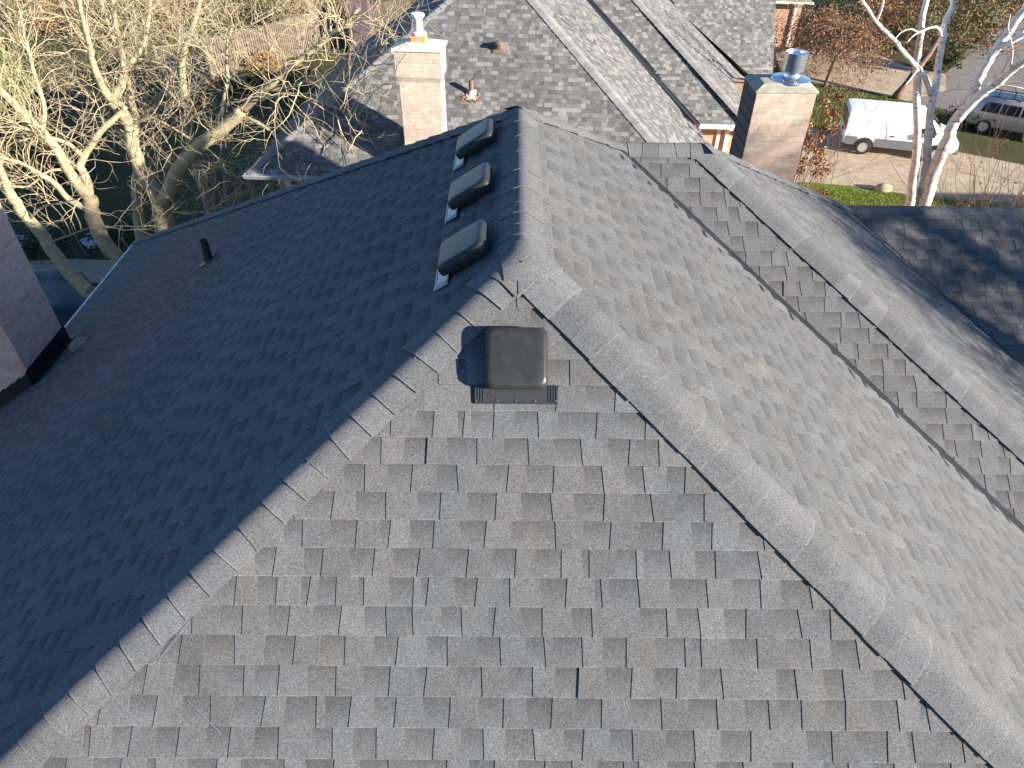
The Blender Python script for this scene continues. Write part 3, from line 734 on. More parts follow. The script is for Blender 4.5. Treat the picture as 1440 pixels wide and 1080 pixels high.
# ------------------------------------------------------------------ bare trees on the left
rt = random.Random(11); TR = .0165
def foot(px, py, Y):
    p = at(px, py, Y); return Vector((p.x, p.y, 0))
gT = 'bare trees in the left garden'
def garden_tree(base, limbs, label, Y, k=.98):
    limbs = [(p, a*1.15, b*1.15, c, n_) for p, a, b, c, n_ in limbs]
    return limb_tree('bare_tree', base, limbs, label, 'tree', rt, Y, M_BARK, M_TWIG, k, gT, TR, .18, .0, (1.2,3.0), .35, 2, .60, (2,4))
b_ = foot(236, 345, 15)
garden_tree(b_, [
    ([tuple(b_), (235,345), (234,330), (229,302), (227,289)], .27, .22, 0, 0),
    ([(227,291),(212,262),(197,232),(187,207),(184,178),(172,160),(158,142)], .18, .145, .4, 6),
    ([(158,143),(147,128),(138,110),(130,85),(125,62),(118,32),(110,-5)], .115, .04, -.8, 22),
    ([(158,143),(168,126),(174,105),(173,90),(170,66),(164,40),(158,-5)], .115, .04, .9, 22),
    ([(174,100),(188,85),(200,64),(207,40),(213,-5)], .08, .035, 1.2, 18),
    ([(227,291),(250,240),(270,217),(292,195),(320,175),(342,154)], .18, .125, -.5, 10),
    ([(342,154),(366,133),(400,102),(440,70),(475,42),(505,12)], .10, .03, -.9, 34),
    ([(306,186),(312,160),(317,132),(320,108),(318,75),(326,40)], .075, .025, .6, 20),
    ([(335,160),(372,178),(398,205),(412,235),(420,262)], .05, .014, -.8, 24),
    ([(355,143),(400,132),(440,140),(480,155),(522,180)], .045, .013, -1.2, 26),
    ([(375,128),(420,118),(460,100),(505,90),(545,60)], .045, .012, -.8, 22),
    ([(184,176),(211,166),(240,178),(268,196),(300,215)], .05, .015, -.6, 16),
    ([(190,215),(170,190),(150,160),(120,130),(95,100)], .055, .015, 1.2, 16),
    ([(262,225),(300,230),(335,250),(360,275)], .035, .010, -.5, 14),
    ([(230,296),(270,300),(310,292),(345,300)], .022, .008, -.4, 10),
    ], 'large bare forked tree with pale olive limbs, nearest the roof edge', 15.0)
b_ = foot(206, 344, 16)
garden_tree(b_, [
    ([tuple(b_), (205,344), (200,335), (194,300), (193,265), (195,230), (197,205), (195,184), (187,150), (183,125), (176,103), (166,70), (150,30), (140,-5)], .20, .04, .8, 26),
    ([(196,250),(215,245),(240,232),(262,222),(280,205)], .035, .012, -.6, 10),
    ([(196,195),(205,170),(222,140),(240,110),(250,75),(252,40)], .065, .02, 1.0, 18),
    ], 'slim straight bare tree standing directly left of the forked one', 16.0)
b_ = foot(172, 374, 14.5)
garden_tree(b_, [
    ([tuple(b_), (172,374), (165,361), (142,333), (129,298), (127,279)], .22, .165, 0, 0),
    ([(127,281),(102,250),(81,212),(61,187),(39,165),(12,138),(-20,110)], .135, .065, -.8, 22),
    ([(127,281),(121,252),(113,232),(122,213),(143,183),(163,165),(178,150)], .12, .05, .6, 14),
    ([(118,222),(100,205),(85,198),(62,190),(30,180),(-10,178)], .06, .02, -.9, 16),
    ([(126,296),(98,281),(77,258),(57,246),(37,234),(20,226),(-12,218)], .085, .035, -1.2, 16),
    ([(60,186),(62,150),(50,110),(40,70),(30,30),(22,-5)], .055, .02, 1.0, 22),
    ([(96,240),(70,240),(40,262),(15,262)], .035, .014, -.6, 8),
    ([(122,330),(160,318),(200,318),(225,300)], .022, .008, -.4, 8),
    ], 'bare tree with two crossing limbs, its foot beside the stone path', 14.5)
b_ = foot(134, 420, 13)
garden_tree(b_, [
    ([tuple(b_), (134,420), (124,410), (98,384), (74,352), (56,325), (30,298), (14,272), (-8,240)], .20, .10, 0, 0),
    ([(16,276),(4,248),(-8,215),(-20,180)], .10, .05, -.5, 10),
    ([(40,310),(62,290),(95,284),(130,272)], .03, .010, -.8, 6),
    ([(66,342),(100,330),(128,320),(152,318)], .022, .008, -.5, 6),
    ], 'leaning shaded trunk beside the left brick chimney', 13.0)
b_ = foot(270, 205, 19)
garden_tree(b_, [
    ([tuple(b_), (270,205), (266,172), (260,140), (255,96), (262,62), (277,18), (285,-8)], .17, .05, 0, 26),
    ([(257,110),(225,90),(195,85),(160,95)], .05, .016, .5, 12),
    ([(262,66),(300,50),(340,40),(385,18)], .05, .016, -.5, 16),
    ], 'bare tree farther back standing before the lattice fence', 19.0)
# backdrop shrubs, upper left
def shrub(name, base, h, w, label, cat, leafm, n, size, rnd, shape='round', stems=8, stemm=M_BROWNTWIG, group=None, droop=0.0, aspect=.55, tw=0, lo=.15):
    root = tag(empty(name, base), label, cat, group); base = Vector(base)
    sb = MB(); lb = MB()
    cl_ = [(rnd.gauss(0,.33)*w, rnd.gauss(0,.33)*w, rnd.uniform(lo,1)*h, rnd.uniform(.12,.3)*w) for _ in range(26)]
    def f():
        if shape == 'cone':
            z = (rnd.random()**1.25); r = w*.5*(1-z*.86)*math.sqrt(rnd.uniform(.25,1)); a = rnd.uniform(0,6.28)
            r *= .75 + .35*mn.noise(Vector((math.cos(a)*1.6, math.sin(a)*1.6, z*6)) + base)
            return base + Vector((r*math.cos(a), r*math.sin(a), .1 + z*h))
        x, y, z, r = rnd.choice(cl_); d = Vector((rnd.gauss(0,1), rnd.gauss(0,1), rnd.gauss(0,.8))).normalized()
        p = base + Vector((x, y, z)) + d*r*rnd.uniform(.4,1); p.z = max(p.z, base.z + .03); return p
    for _ in range(stems):
        a = rnd.uniform(0,6.28); d = Vector((math.cos(a)*.5, math.sin(a)*.5, 1))
        twig(sb, base, d, h*rnd.uniform(.7,1.05), .02, 2, rnd, -droop, .3, (2,4), 3)
    for _ in range(tw):
        a = rnd.uniform(0,6.28); q = f(); sb.tube(wander(base, q, 4, .07, rnd), [.012,.010,.009,.008,.007], 3, False); twig(sb, q, Vector((math.cos(a), math.sin(a), rnd.uniform(-.2,.9))), rnd.uniform(.4,1.0), .008, 1, rnd, -droop, .4, (2,3), 3)
    if n: leaves(lb, f, n, size, rnd, 0, aspect)
    sb.build('stems', stemm, root, True, off=base)
    if n: lb.build('foliage', leafm, root, off=base)
    return root
rs = random.Random(5)
# cedar: sprays hang in vertical strands
def cedar(base, h, w, label, rnd, n=9000):
    root = tag(empty('cedar_tree', base), label, 'tree'); base = Vector(base); sb = MB(); lb = MB()
    sb.tube([base, base + Vector((.1,0,h*.5)), base + Vector((0,.1,h*.95))], [.16,.1,.02], 7)
    for _ in range(n):
        z = rnd.random()**1.2; a = rnd.uniform(0,6.28)
        lump = .72 + .5*mn.noise(Vector((math.cos(a)*2, math.sin(a)*2, z*5)) + base)
        r = w*.5*(1-z*.8)*lump*math.sqrt(rnd.uniform(.35,1)); p = base + Vector((r*math.cos(a), r*math.sin(a), .1+z*h))
        s = rnd.uniform(.10,.22); o = Vector((math.cos(a+rnd.gauss(0,.8)), math.sin(a+rnd.gauss(0,.8)), 0)); u = (Vector((0,0,-1)) + o*rnd.uniform(.1,.9)).normalized()*s
        v = Vector((-o.y, o.x, 0))*s*.22
        lb.poly([p, p+u*.5+v, p+u, p+u*.5-v], rnd.uniform(.55,1.35))
    sb.build('trunk', M_BARK, root, True, off=base); lb.build('crown', M_CEDAR, root, off=base); return root
cedar(gp(70,245), 6.0, 4.2, 'yellow green cedar with hanging sprays behind the bare trees', rs, 16000)
cedar(gp(5,190), 5.5, 3.2, 'yellow green cedar at the frame edge, left of the larger cedar', rs, 7000)
gB = 'shrubs at the back of the left garden'
for (px, py, h, w, mt, lb_) in [
    (30, 62, 3.4, 5.0, M_OLIVE, 'olive shrub in the far corner beyond the cedars'),
    (110, 48, 3.2, 5.0, M_DRY, 'brown twiggy shrub behind the tall limbs of the forked tree'),
    (190, 60, 3.0, 4.6, M_OLIVE, 'olive shrub left of the lattice fence'),
    (250, 40, 3.6, 5.0, M_RUSTL, 'rust tinged shrub above the lattice fence'),
    (330, 42, 3.6, 5.0, M_OLIVE, 'tall olive shrub behind the plain board fence'),
    (400, 40, 3.4, 5.0, M_OLIVE, 'broad olive shrub beside the rust one, behind the fence end'),
    (440, 20, 3.2, 4.5, M_RUSTL, 'rust shrub next to the plum brick wall'),
    (60, 10, 4.0, 6.0, M_DRY, 'brown hedge clump at the back, furthest into the corner'),
    (170, 8, 4.0, 6.0, M_RUSTL, 'rust brown hedge clump at the back of the garden'),
    (290, 5, 4.0, 6.0, M_OLIVE, 'olive hedge clump at the very back'),
    (385, 105, 1.1, 2.6, M_RUSTL, 'low rust shrub growing beside the orange mulch'),
    (410, 128, 1.0, 2.4, M_OLIVE, 'low olive shrub by the dark eave of the second house'),
    (345, 128, .8, 2.0, M_GREENL, 'low green shrub in front of the orange mulch')]:
    shrub('shrub', gp(px, py), h, w, lb_, 'shrub', mt, 2600 if h > 2 else 900, .085, rs, group=gB, tw=50 if h > 2 else 12, stemm=M_TWIG)
for (px, py, h, w, lb_) in [(60,352,.7,1.5,'dark low plant between the two boulders'), (95,345,.8,1.8,'dark leafy plant behind the stone path'), (150,345,.7,1.5,'dark low plant right of the blue grey boulder'), (12,352,.6,1.4,'dark low plant beside the pale boulder'), (178,335,.6,1.4,'dark low plant under the forked tree')]:
    shrub('garden_plant', gp(px, py), h, w, lb_, 'plant', M_GREENL, 900, .05, rs, group='dark plants in the flower bed', stems=6)
def boulder(px, py, s, label, material):
    b = gp(px, py); mb = MB(); rows = []
    for i in range(9):
        t = math.pi*i/8; row = []
        for j in range(14):
            a = 2*math.pi*j/14; d = Vector((math.sin(t)*math.cos(a)*1.15, math.sin(t)*math.sin(a)*.85, -math.cos(t)*.62))
            k = 1 + .28*mn.noise(d*1.7 + b) + .1*mn.noise(d*4 + b); row.append(b + d*s*k + Vector((0,0,s*.35)))
        rows.append(row)
    mb.grid(rows, True); o = mb.build('boulder', material, None, True)
    o.data.transform(Matrix.Translation(-b)); o.location = b
    return tag(o, label, 'boulder')
boulder(31, 345, .42, 'pale blue grey boulder in the flower bed, next to the brick chimney', M_ROCK)
boulder(134, 345, .40, 'blue grey boulder in the flower bed beside a tree trunk', M_ROCK)
boulder(1241, 268, .34, 'tan boulder in the sunlit grass strip', M_ROCK_T)
# teal cover
mb = MB(); a, b, c, d = G((38,402),(128,396),(165,470),(60,490)); rows = []
for i in range(13):
    row = []
    for j in range(13):
        f, g = i/12, j/12; p = (a.lerp(b, g)).lerp(d.lerp(c, g), f); e_ = min(f, 1-f, g, 1-g)
        row.append(p + Vector((0,0, min(.9, e_*7) + .12*mn.noise(p*1.1))))
    rows.append(row)
mb.grid(rows); tag(mb.build('pool_cover', M_TARP, None, True), 'dark teal sheet cover on the ground between chimney and roof edge', 'cover')
# closed parasol
pb = gp(296, 318); root = tag(empty('parasol', pb), 'closed dark purple parasol standing in the shaded lawn', 'parasol')
mb = MB(); mb.lathe((0,0,.35), [(.02,0),(.13,.12),(.11,.7),(.07,1.4),(.02,1.8)], 12); mb.build('canopy', M_PURPLE, root, True)
mb = MB(); mb.lathe((0,0,0), [(.3,0),(.3,.08),(.03,.1),(.03,.5)], 12); mb.build('stand', M_DARK, root)

# fences
def fence(A, B, h, label, wood, lattice=False, rnd=rs, gap=.15):
    A = Vector(A); B = Vector(B); A.z = B.z = 0; d = B-A; L = d.length; d.normalize()
    root = tag(empty('wood_fence', A), label, 'fence'); mb = MB(); n = int(L/gap)
    hp = h - (.45 if lattice else 0); u = d
    for k in range(n):
        x = (k+.5)*L/n; mb.bar(u*x + Vector((0,0,.05)), u*x + Vector((0,0,hp+rnd.uniform(-.02,.02))), gap*.74, .02, Vector((-d.y,d.x,0)), rnd.uniform(.75,1.2))
    o = Vector((-d.y, d.x, 0))*.03
    for z in (.3, hp*.55, hp-.15): mb.bar(o + Vector((0,0,z)), u*L + o + Vector((0,0,z)), .04, .09)
    mb.build('boards', wood, root)
    if lattice:
        mb = MB(); s = .45
        for k in range(int(L/.16)):
            x = k*.16; mb.bar(u*x + Vector((0,0,hp+.02)), u*min(x+s,L) + Vector((0,0,hp+s)), .03, .012); mb.bar(u*min(x+s,L) + Vector((0,0,hp+.02)) + o*.5, u*x + Vector((0,0,hp+s)) + o*.5, .03, .012)
        mb.bar(Vector((0,0,h)), u*L + Vector((0,0,h)), .06, .05); mb.build('lattice', wood, root)
    k = 0
    while k*2.4 <= L + .1:
        mb = MB(); mb.box(u*min(k*2.4, L) + o*1.6 + Vector((0,0,(h+.1)/2)), (.1,.1,h+.1)); mb.build('post', wood, root); k += 1
    return root
fence(gp(236,132), gp(292,124), 2.5, 'sunlit weathered fence with a lattice top behind the bare trees', M_WOOD, True)
fence(gp(300,112), gp(382,92), 2.3, 'weathered board fence right of the lattice one', M_WOODM)
fence(gp(384,90), gp(475,62), 2.3, 'weathered board fence ending near the plum brick wall', M_WOODM)
fence(gp(462,70), gp(580,42), 2.2, 'dark shaded board fence beside the plum brick wall', M_WOODD)
# plum brick wall block
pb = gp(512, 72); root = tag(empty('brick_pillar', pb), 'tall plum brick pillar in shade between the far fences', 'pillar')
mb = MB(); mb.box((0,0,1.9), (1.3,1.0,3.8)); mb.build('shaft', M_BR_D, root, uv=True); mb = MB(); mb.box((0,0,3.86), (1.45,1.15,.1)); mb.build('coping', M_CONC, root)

# ------------------------------------------------------------------ right-hand garden and street
rb = random.Random(31)
BY = 20.0
bb = at(1287, 300, BY); bb = Vector((bb.x, bb.y, 0))
limb_tree('birch_tree', bb, [
    ([tuple(bb + Vector((-.25,0,0))), (1276,300), (1283,262), (1287,230), (1290,200), (1290,150), (1289,100), (1291,75), (1294,53), (1297,28), (1304,-5), (1310,-60)], .185, .07, .4, 6),
    ([tuple(bb + Vector((.05,.2,0))), (1290,300), (1298,260), (1303,228), (1306,190), (1310,146), (1316,122), (1320,90), (1326,53), (1329,31), (1338,13), (1341,-5), (1346,-60)], .17, .065, .6, 6),
    ([(1309,132),(1302,111),(1291,96),(1273,76),(1257,56),(1240,39),(1232,30),(1219,10),(1205,-10)], .10, .035, -1.0, 12),
    ([(1232,31),(1239,14),(1244,-8)], .04, .025, -.3, 3),
    ([(1325,54),(1321,41),(1314,38),(1300,42),(1286,49),(1275,60)], .05, .02, -.8, 4),
    ([(1292,46),(1281,41),(1268,45),(1258,56)], .03, .012, -.5, 3),
    ([tuple(bb + Vector((.35,0,0))), (1296,300), (1308,257), (1320,226), (1333,196), (1338,179), (1350,161), (1364,137), (1376,111), (1387,89), (1401,69), (1414,51), (1427,31), (1442,12), (1470,-30)], .235, .10, -.5, 9),
    ([(1345,168),(1362,148),(1379,133),(1396,121),(1408,112),(1420,101),(1442,86),(1475,60)], .185, .095, -1.1, 12),
    ([(1400,70),(1410,64),(1420,60),(1441,49),(1470,40)], .10, .06, -.6, 7),
    ([(1364,136),(1375,122),(1392,119),(1412,120),(1432,123),(1455,130)], .04, .015, -.9, 8),
    ([(1420,101),(1424,70),(1418,40),(1421,20)], .025, .01, -.6, 3),
    ([(1291,97),(1281,110),(1272,122)], .04, .015, -.5, 3),
    ], 'white barked birch with several stems rising past the parked van', 'tree', rb, BY, M_BIRCH, M_BROWNTWIG, .9, None, .010, .3, -.25, (.7,1.7), .1, 2, .35, (2,3), 10)

# vehicles ---------------------------------------------------------
def wheel(parent, c, side, r=.36, w=.24):
    mb = MB(); M = Matrix.Rotation(math.pi/2*side, 3, 'X')
    prof = [(r*.60,-w/2),(r*.93,-w/2),(r,-w*.33),(r,w*.33),(r*.93,w/2),(r*.68,w/2),(r*.64,w*.38)]
    mb.lathe((0,0,0), prof, 28, 1, M, False); o = smooth_by_angle(mb.build('wheel', M_TYRE, parent), 40); o.location = c
    mb = MB(); mb.lathe((0,0,0), [(r*.66,w*.40),(r*.60,w*.42),(r*.56,w*.28),(r*.30,w*.30),(r*.26,w*.40),(r*.12,w*.42)], 28, 1, M, True)
    for k in range(6):
        a = k*math.pi/3; mb.lathe(M @ Vector((math.cos(a)*r*.43, math.sin(a)*r*.43, w*.29)), [(r*.075,0),(r*.05,.012)], 8, 1, M)
    smooth_by_angle(mb.build('rim', M_RIM, o), 30); return o
def body_loft(stations, name, material, parent, tone=1.0):
    """stations: x, half width, [z sill, z belt, z shoulder, z roof edge, z roof], tumblehome"""
    mb = MB(); rows = []
    for x, w_, zs, th in stations:
        s_, be, sh, re, ro = zs
        half = [(w_*.90, s_), (w_*.985, s_+.12), (w_, be), (w_*.985, sh), (w_*(1-th*.85), re), (w_*(1-th)-.06, ro-.015), (w_*.45, ro)]
        rows.append([Vector((x, y, z)) for y, z in half] + [Vector((x, -y, z)) for y, z in half[::-1]])
    mb.grid(rows, True, tone, True, True); o = mb.build(name, material, parent); return smooth_by_angle(o, 38)
def van(p, rz, label):
    root = tag(empty('van', p, rz), label, 'van'); root.scale = (.96,.96,.97)
    L = [(-2.62,.90,(.52,.95,1.2,1.95,2.06),.10), (-2.58,.97,(.48,.95,1.25,2.0,2.10),.10), (-2.3,.99,(.42,.95,1.25,2.02,2.13),.10), (.6,1.0,(.40,.95,1.25,2.02,2.14),.10), (1.05,1.0,(.40,.95,1.25,1.98,2.08),.11), (1.25,1.0,(.40,.95,1.22,1.86,1.97),.14),
         (1.85,1.0,(.40,.95,1.16,1.38,1.46),.14), (2.0,1.0,(.42,.93,1.10,1.25,1.33),.12), (2.45,.98,(.44,.90,1.02,1.14,1.20),.12), (2.68,.94,(.46,.85,.95,1.03,1.08),.12), (2.78,.86,(.50,.78,.86,.92,.96),.10)]
    body_loft(L, 'body', M_PAINT, root)
    for s in (-1, 1):
        mb = MB(); mb.poly([(-2.5,s*.998,.50),(-1.95,s*1.003,.46),(-1.95,s*1.006,.86),(-2.5,s*.995,.86)][::s]); mb.poly([(-1.05,s*1.004,.46),(1.2,s*1.008,.46),(1.2,s*1.008,.86),(-1.05,s*1.006,.86)][::s]); mb.build('side_cladding', M_GREYP, root)
        mb = MB(); mb.poly([(.72,s*.989,1.34),(1.62,s*.985,1.30),(1.28,s*.91,1.80),(.74,s*.91,1.88)][::s]); mb.build('side_window', M_GLASS, root)
        for hx_ in (-.35, .62):
            mb = MB(); mb.box((hx_, s*1.01, 1.03), (.15,.03,.055)); mb.build('door_handle', M_DARK, root)
        for x in (-.62, .66):
            mb = MB(); mb.box((x, s*1.0035, 1.3), (.014,.008,1.05)); mb.build('door_seam', M_DARK, root)
        mb = MB(); mb.box((1.42,s*1.14,1.36), (.12,.22,.24)); mb.build('mirror', M_DARK, root)
        mb = MB(); mb.box((-2.61,s*.86,1.35), (.06,.15,.42)); mb.build('tail_light', M_RED, root)
        mb = MB(); mb.box((2.66,s*.72,.90), (.12,.3,.17)); mb.build('headlight', M_LAMP, root)
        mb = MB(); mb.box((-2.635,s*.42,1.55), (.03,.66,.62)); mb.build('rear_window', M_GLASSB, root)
        for x in (-1.55, 1.86):
            mb = MB(); pts = [(x+.47*math.cos(t), s*1.012, .38+.47*math.sin(t)) for t in [math.pi*k/14 for k in range(15)]]; inn = [(x+.40*math.cos(t), s*1.012, .38+.40*math.sin(t)) for t in [math.pi*k/14 for k in range(15)]]
            mb.grid([pts, inn]); mb.poly(inn[::1]); mb.build('wheel_arch', M_DARK, root); wheel(root, (x, s*.93, .37), -s, .37)
    mb = MB(); mb.poly([(1.32,-.80,1.93),(1.32,.80,1.93),(1.86,.84,1.47),(1.86,-.84,1.47)]); 
    for v_ in mb.v: v_ += Vector((.03,0,.02))
    mb.build('windscreen', M_GLASS, root)
    mb = MB(); mb.box((-2.66,0,.60), (.16,1.86,.2)); mb.build('rear_bumper', M_GREYP, root); mb = MB(); mb.box((2.78,0,.52), (.18,1.8,.24)); mb.build('front_bumper', M_GREYP, root)
    mb = MB(); mb.box((-2.635,0,1.55), (.035,.06,.7)); mb.build('rear_door_seam', M_DARK, root)
    mb = MB(); mb.box((-2.64,-.3,1.0), (.03,.3,.16)); mb.build('licence_plate', M_DARK, root)
    mb = MB(); mb.box((2.76,0,.80), (.05,1.1,.18)); mb.build('grille', M_DARK, root)
    return root
rw = gp(1211, 217); fw = gp(1310, 231); dv = (fw-rw).normalized(); yv = math.atan2(dv.y, dv.x) + rad(6); dv = Vector((math.cos(yv), math.sin(yv), 0)); sd = Vector((-dv.y, dv.x, 0))
vc = rw + dv*(1.55*.93) + sd*(.98*.93)
van((vc.x, vc.y, .02), yv, 'white panel van with red tail lights parked on the sunlit driveway')
def suv(p, rz, label):
    root = tag(empty('car', p, rz), label, 'car')
    L = [(-2.25,.80,(.5,.85,.95,1.0,1.04),.1), (-2.2,.90,(.42,.9,1.0,1.1,1.14),.1), (-2.05,.93,(.4,.92,1.05,1.45,1.52),.16), (-1.8,.94,(.38,.92,1.06,1.60,1.70),.18), (.2,.95,(.36,.92,1.06,1.62,1.74),.18), (.5,.95,(.36,.92,1.05,1.52,1.66),.2),
         (1.15,.95,(.36,.9,1.0,1.08,1.13),.14), (1.9,.93,(.38,.85,.95,1.0,1.04),.12), (2.2,.86,(.45,.75,.85,.9,.93),.1)]
    body_loft(L, 'body', M_SILVER, root)
    for s in (-1, 1):
        for xa, xb, xc, xd in ((-1.75,-.95,-.95,-1.62), (-.88,-.02,-.02,-.88), (.05,.95,.42,.05)):
            mb = MB(); mb.poly([(xa,s*.955,1.10),(xb,s*.955,1.09),(xc,s*.83,1.56),(xd,s*.83,1.56)][::s]); mb.build('side_window', M_GLASS, root)
        mb = MB(); mb.bar((-1.6,s*.66,1.78),(.2,s*.66,1.80), .05,.04); mb.build('roof_rail', M_DARK, root)
        mb = MB(); mb.box((-2.2,s*.78,1.0), (.12,.2,.26)); mb.build('tail_light', M_RED, root)
        mb = MB(); mb.box((2.1,s*.68,.80), (.16,.3,.14)); mb.build('headlight', M_LAMP, root)
        for x in (-1.35, 1.35): wheel(root, (x, s*.86, .35), -s, .35)
    mb = MB(); mb.poly([(-2.13,-.72,1.12),(-2.13,.72,1.12),(-1.9,.66,1.54),(-1.9,-.66,1.54)])
    for v_ in mb.v: v_ += Vector((-.05,0,.02))
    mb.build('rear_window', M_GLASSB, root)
    mb = MB(); mb.poly([(.58,-.72,1.62),(.58,.72,1.62),(1.13,.80,1.14),(1.13,-.80,1.14)])
    for v_ in mb.v: v_ += Vector((.03,0,.03))
    mb.build('windscreen', M_GLASS, root)
    mb = MB(); mb.box((-.7,0,1.752), (1.5,.9,.012)); mb.build('sunroof', M_GLASS, root)
    for x in (-1.2,-.5,.1):
        mb = MB(); mb.bar((x,-.7,1.83),(x,.7,1.83), .06,.03); mb.build('roof_rack_bar', M_DARK, root)
    return root
sp = gp(1424, 197)
suv((sp.x+.35, sp.y+.9, .02), yv-.30, 'silver car with a roof rack partly cut by the frame, beyond the birch')

# far house, upper right
fp = gp(1122, 72); FR = tag(empty('brick_house', (fp.x-3.2, fp.y+1.2, 0), rad(-6)), 'tan far house whose corner shows above the steel flue cap', 'house')
mb = MB(); mb.box((.0,4,1.4), (6.2,8,2.8)); mb.build('wall', M_BR_W, FR, uv=True)
slope('roof_slope', [(-3.8,-.5,2.9),(3.6,-.5,2.9),(.8,3.0,5.0),(-3.8,3.0,5.0)], FR, M_ROOFTAN, rnd=RN, contrast=.12)
slope('roof_slope', [(3.6,-.5,2.9),(3.6,8,2.9),(.8,8,5.0),(.8,3.0,5.0)], FR, M_ROOFTAN, rnd=RN, contrast=.12)
gutter((-3.8,-.5,2.9), (3.65,-.5,2.9), FR); mb = MB(); mb.bar((2.7,-.10,.1), (2.7,-.10,2.6), .1, .08, Vector((0,1,0))); mb.bar((2.7,-.5,2.8), (2.7,-.12,2.6), .1, .08); mb.build('downspout', M_WHITE, FR)
mb = MB(); mb.box((.4,-.01,1.5), (1.3,.06,1.2)); mb.build('window', M_GLASS, FR)

# weeping shrubs with dry leaves, bushes, hedge
def weeping(name, base, h, w, label, rnd, n=34, leafn=900, leafm=M_DRY):
    root = tag(empty(name, base), label, 'tree'); base = Vector(base); tb = MB(); cb = MB(); lb = MB()
    C = chain([base, base+Vector((.1,.05,h*.35)), base+Vector((.35,.1,h*.62)), base+Vector((.1,.2,h*.9))], 4, .02, rnd); tb.tube(C, [.13-.07*k/(len(C)-1) for k in range(len(C))], 8)
    tips = []
    for _ in range(n):
        a = rnd.uniform(0,6.28); L = w*rnd.uniform(.3,.62); q = C[rnd.randrange(len(C)//2, len(C))]
        p1 = q + Vector((math.cos(a)*L*.5, math.sin(a)*L*.5, rnd.uniform(.1,.7))); p2 = q + Vector((math.cos(a)*L, math.sin(a)*L, -rnd.uniform(.0,.6))); p3 = p2 + Vector((math.cos(a)*.15, math.sin(a)*.15, -rnd.uniform(.6,1.6)))
        B_ = chain([q,p1,p2,p3], 5, .03, rnd); cb.tube(B_, [.022-.016*k/(len(B_)-1) for k in range(len(B_))], 3, False); tips += B_[4:]
        for _k in range(5): twig(cb, rnd.choice(B_[3:]), Vector((rnd.gauss(0,1), rnd.gauss(0,1), -.8)), rnd.uniform(.5,1.2), .008, 1, rnd, -1.0, .3, (1,3))
    leaves(lb, lambda: rnd.choice(tips) + Vector((rnd.gauss(0,.22), rnd.gauss(0,.22), rnd.gauss(-.1,.3))), leafn, .06, rnd)
    tb.build('trunk', M_BROWNTWIG, root, True, off=base); cb.build('crown', M_BROWNTWIG, root, True, off=base); lb.build('dry_leaves', leafm, root, off=base); return root
weeping('weeping_tree', gp(1160, 122), 3.4, 5.0, 'weeping tree with red brown twigs behind the steel flue cap', rb, 95, 3200)
weeping('weeping_tree', gp(1128, 92), 3.2, 4.0, 'weeping tree with dry leaves close to the far house corner', rb, 80, 3400)
def dry_shrub(px, py, Yv, h, w, label, n):
    b = at(px, py, Yv); b = Vector((b.x, b.y, 0))
    return shrub('beech_shrub', b, h, w, label, 'shrub', M_DRY, n, .042, rb, stems=14, tw=40, lo=.45)
dry_shrub(1136, 250, 15.5, 7.7, .8, 'tall shrub keeping its dry orange leaves beside the rear brick chimney', 2200)
gr_ = 'bushes along the far side of the driveways'
for (px, py, h, w, mt, n, lb_) in [
    (1235, 62, 2.6, 4.4, M_DRY, 2200, 'brown twiggy bush behind the far driveway, left of the birch'),
    (1285, 72, 2.8, 4.6, M_OLIVE, 2400, 'olive bush directly behind the birch stems'),
    (1335, 66, 2.8, 4.4, M_OLIVE, 2400, 'olive bush right of the birch stems'),
    (1375, 58, 2.4, 3.6, M_DRY, 1800, 'brown bush where the street begins'),
    (1330, 102, 1.5, 1.7, M_GREENL, 1300, 'small dark evergreen standing at the street edge'),
    (1255, 20, 3.0, 5.0, M_DRY, 2200, 'rust brown bush at the top beside the thin birch branch'),
    (1320, 14, 3.0, 5.5, M_OLIVE, 2400, 'olive bush furthest up behind the birch'),
    (1190, 45, 1.4, 4.0, M_GREENL, 1500, 'low green bush beyond the weeping tree'),
    (1385, 5, 3.0, 5.5, M_OLIVE, 2200, 'yellow olive bush at the far bend of the street'),
    (1435, 4, 2.6, 5.0, M_OLIVE, 1800, 'yellow olive bush in the far top corner'),
    (1372, 178, 1.0, 2.2, M_GREENL, 900, 'dark bush at the rear bumper of the silver car')]:
    shrub('bush', gp(px, py), h, w, lb_, 'bush', mt, n, .085, rb, group=gr_, tw=60)
for (px, py, Yv, h, w, lb_) in [(1425, 298, 17.0, 6.6, 1.7, 'bare red brown bush before the shaded driveway at the frame edge'), (1362, 300, 18.0, 4.2, 1.2, 'thin bare bush before the shaded driveway')]:
    b = at(px, py, Yv); b = Vector((b.x, b.y, 0))
    shrub('bare_bush', b, h, w, lb_, 'bush', M_DRY, 120, .04, rb, stems=24 if h > 5 else 8, tw=50 if h > 5 else 10, lo=.6)
# a leaning log stump with a planter
a, b = gp(1258, 138), gp(1258,138) + Vector((2.0, 1.2, 3.0)); mb = MB(); mb.tube(chain([a, a.lerp(b,.5)+Vector((.1,0,0)), b], 4, .03, rb), [.24,.22,.2,.2,.19,.18,.17,.16,.15], 9)
o = mb.build('leaning_trunk', M_BROWNTWIG, None, True); o.data.transform(Matrix.Translation(-a)); o.location = a; tag(o, 'dark leaning tree trunk beyond the parked van', 'tree')
# white post by the street
b = gp(1436, 52); mb = MB(); mb.box((0,0,.9), (.16,.16,1.8)); mb.box((0,0,1.83), (.22,.22,.08)); o = mb.build('white_post', M_WHITE); o.location = b; tag(o, 'white post beside the street at the frame edge', 'post')
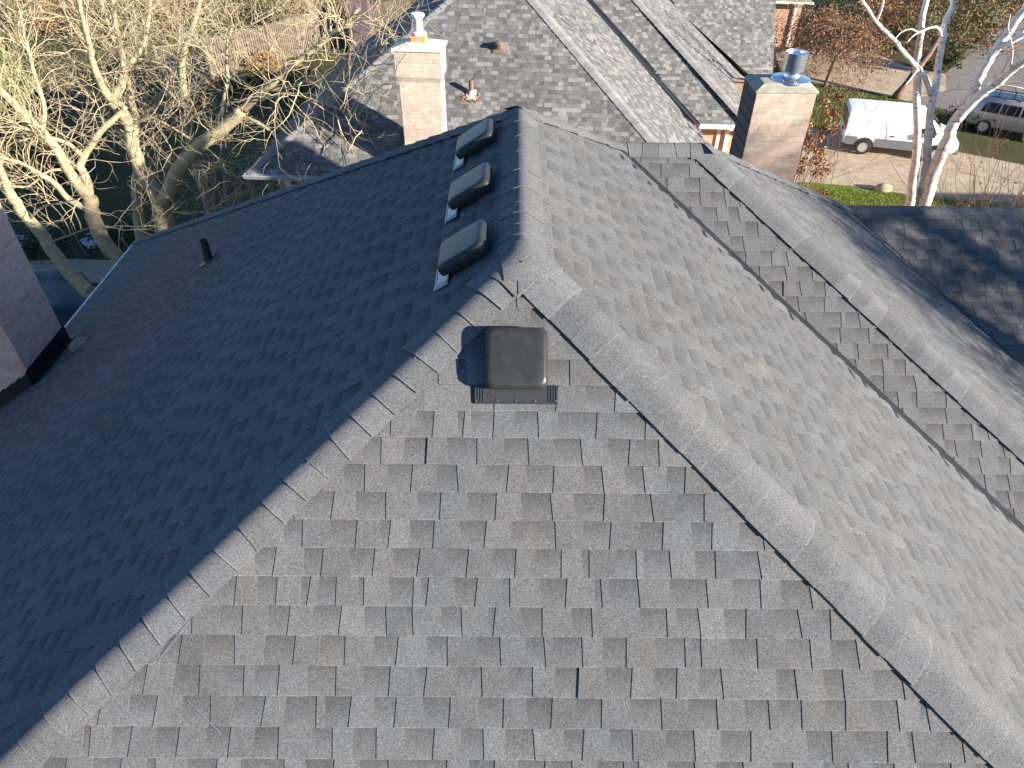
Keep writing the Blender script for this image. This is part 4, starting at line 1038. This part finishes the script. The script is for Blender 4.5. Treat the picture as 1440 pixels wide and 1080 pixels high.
# tall bare trees right of the frame: their shade lies on the right-hand roof
ro_ = random.Random(77)
def shade_tree(base, h, label, n, seed, spread=4.2, lv=0):
    r_ = random.Random(seed); base = Vector(base); root = tag(empty('street_tree', base), label, 'tree', 'tall bare trees beside the house'); tb = MB(); cb = MB()
    C = chain([base, base+Vector((.2,.1,h*.4)), base+Vector((-.1,.2,h*.75)), base+Vector((.1,0,h))], 4, .05, r_); tb.tube(C, [.34-.27*k/(len(C)-1) for k in range(len(C))], 8)
    for _ in range(n):
        k = r_.randrange(len(C)//3, len(C)-1); a = r_.uniform(0,6.28); f = k/len(C)
        twig(cb, C[k], Vector((math.cos(a), math.sin(a), .55)), spread*(1.25-f)*r_.uniform(.7,1.2), .075*(1.1-f), 3, r_, .05, .22, (3,5), 3, .8)
    tb.build('trunk', M_BARK, root, True, off=base); cb.build('crown', M_TWIG, root, True, off=base); return root
shade_tree((15.9, -1.5, 0), 14.0, 'tall bare tree right of the roof that shades its right wing', 120, 1, 3.5)
shade_tree((20.6, -3.2, 0), 15.6, 'tall bare tree right of the roof, further out along the street', 110, 2, 3.6)
ER = tag(empty('brick_house', (38, 11, 0)), 'low brick house across the street whose shadow lies over the driveway', 'house')
mb = MB(); mb.box((4.2, 3.0, 2.2), (8, 5.6, 4.4)); mb.build('wall', M_BR_W, ER, uv=True)
for q in ([(-.2,-.2,4.4),(8.6,-.2,4.4),(6.2,3,7.5),(2.2,3,7.5)], [(8.6,6.2,4.4),(-.2,6.2,4.4),(2.2,3,7.5),(6.2,3,7.5)], [(-.2,6.2,4.4),(-.2,-.2,4.4),(2.2,3,7.5)], [(8.6,-.2,4.4),(8.6,6.2,4.4),(6.2,3,7.5)]): slope('roof_slope', q, ER, M_ROOFTAN, rnd=RN)
mb = MB(); mb.box((-.02, 2.0, 1.6), (.06, 1.2, 1.2)); mb.build('window', M_GLASS, ER)

# ------------------------------------------------------------------ light
EL, AZ = rad(16.2), rad(-28.5)
sv = Vector((math.cos(EL)*math.cos(AZ), math.cos(EL)*math.sin(AZ), math.sin(EL)))
ld = bpy.data.lights.new('sun', 'SUN'); ld.energy = 5.0; ld.angle = rad(.53); ld.color = (1.0, .93, .82)
sun = bpy.data.objects.new('sun', ld); COL.objects.link(sun); sun.rotation_euler = sv.to_track_quat('Z', 'Y').to_euler(); sun.location = (30,-20,40)
wd = bpy.data.worlds.new('World'); sc.world = wd; wd.use_nodes = True; nt = wd.node_tree
bg = nt.nodes['Background']; sky = nt.nodes.new('ShaderNodeTexSky'); sky.sky_type = 'NISHITA'; sky.sun_disc = False
sky.sun_elevation = EL; sky.sun_rotation = math.atan2(sv.x, sv.y); sky.altitude = 100; sky.air_density = 1.0; sky.dust_density = 0.0; sky.ozone_density = 5.5
nt.links.new(sky.outputs[0], bg.inputs[0]); bg.inputs[1].default_value = .076
vs = sc.view_settings; vs.view_transform = 'Standard'; vs.look = 'None'; vs.gamma = 1.0; vs.exposure = 1.74; vs.use_curve_mapping = False
sc.cycles.max_bounces = 6
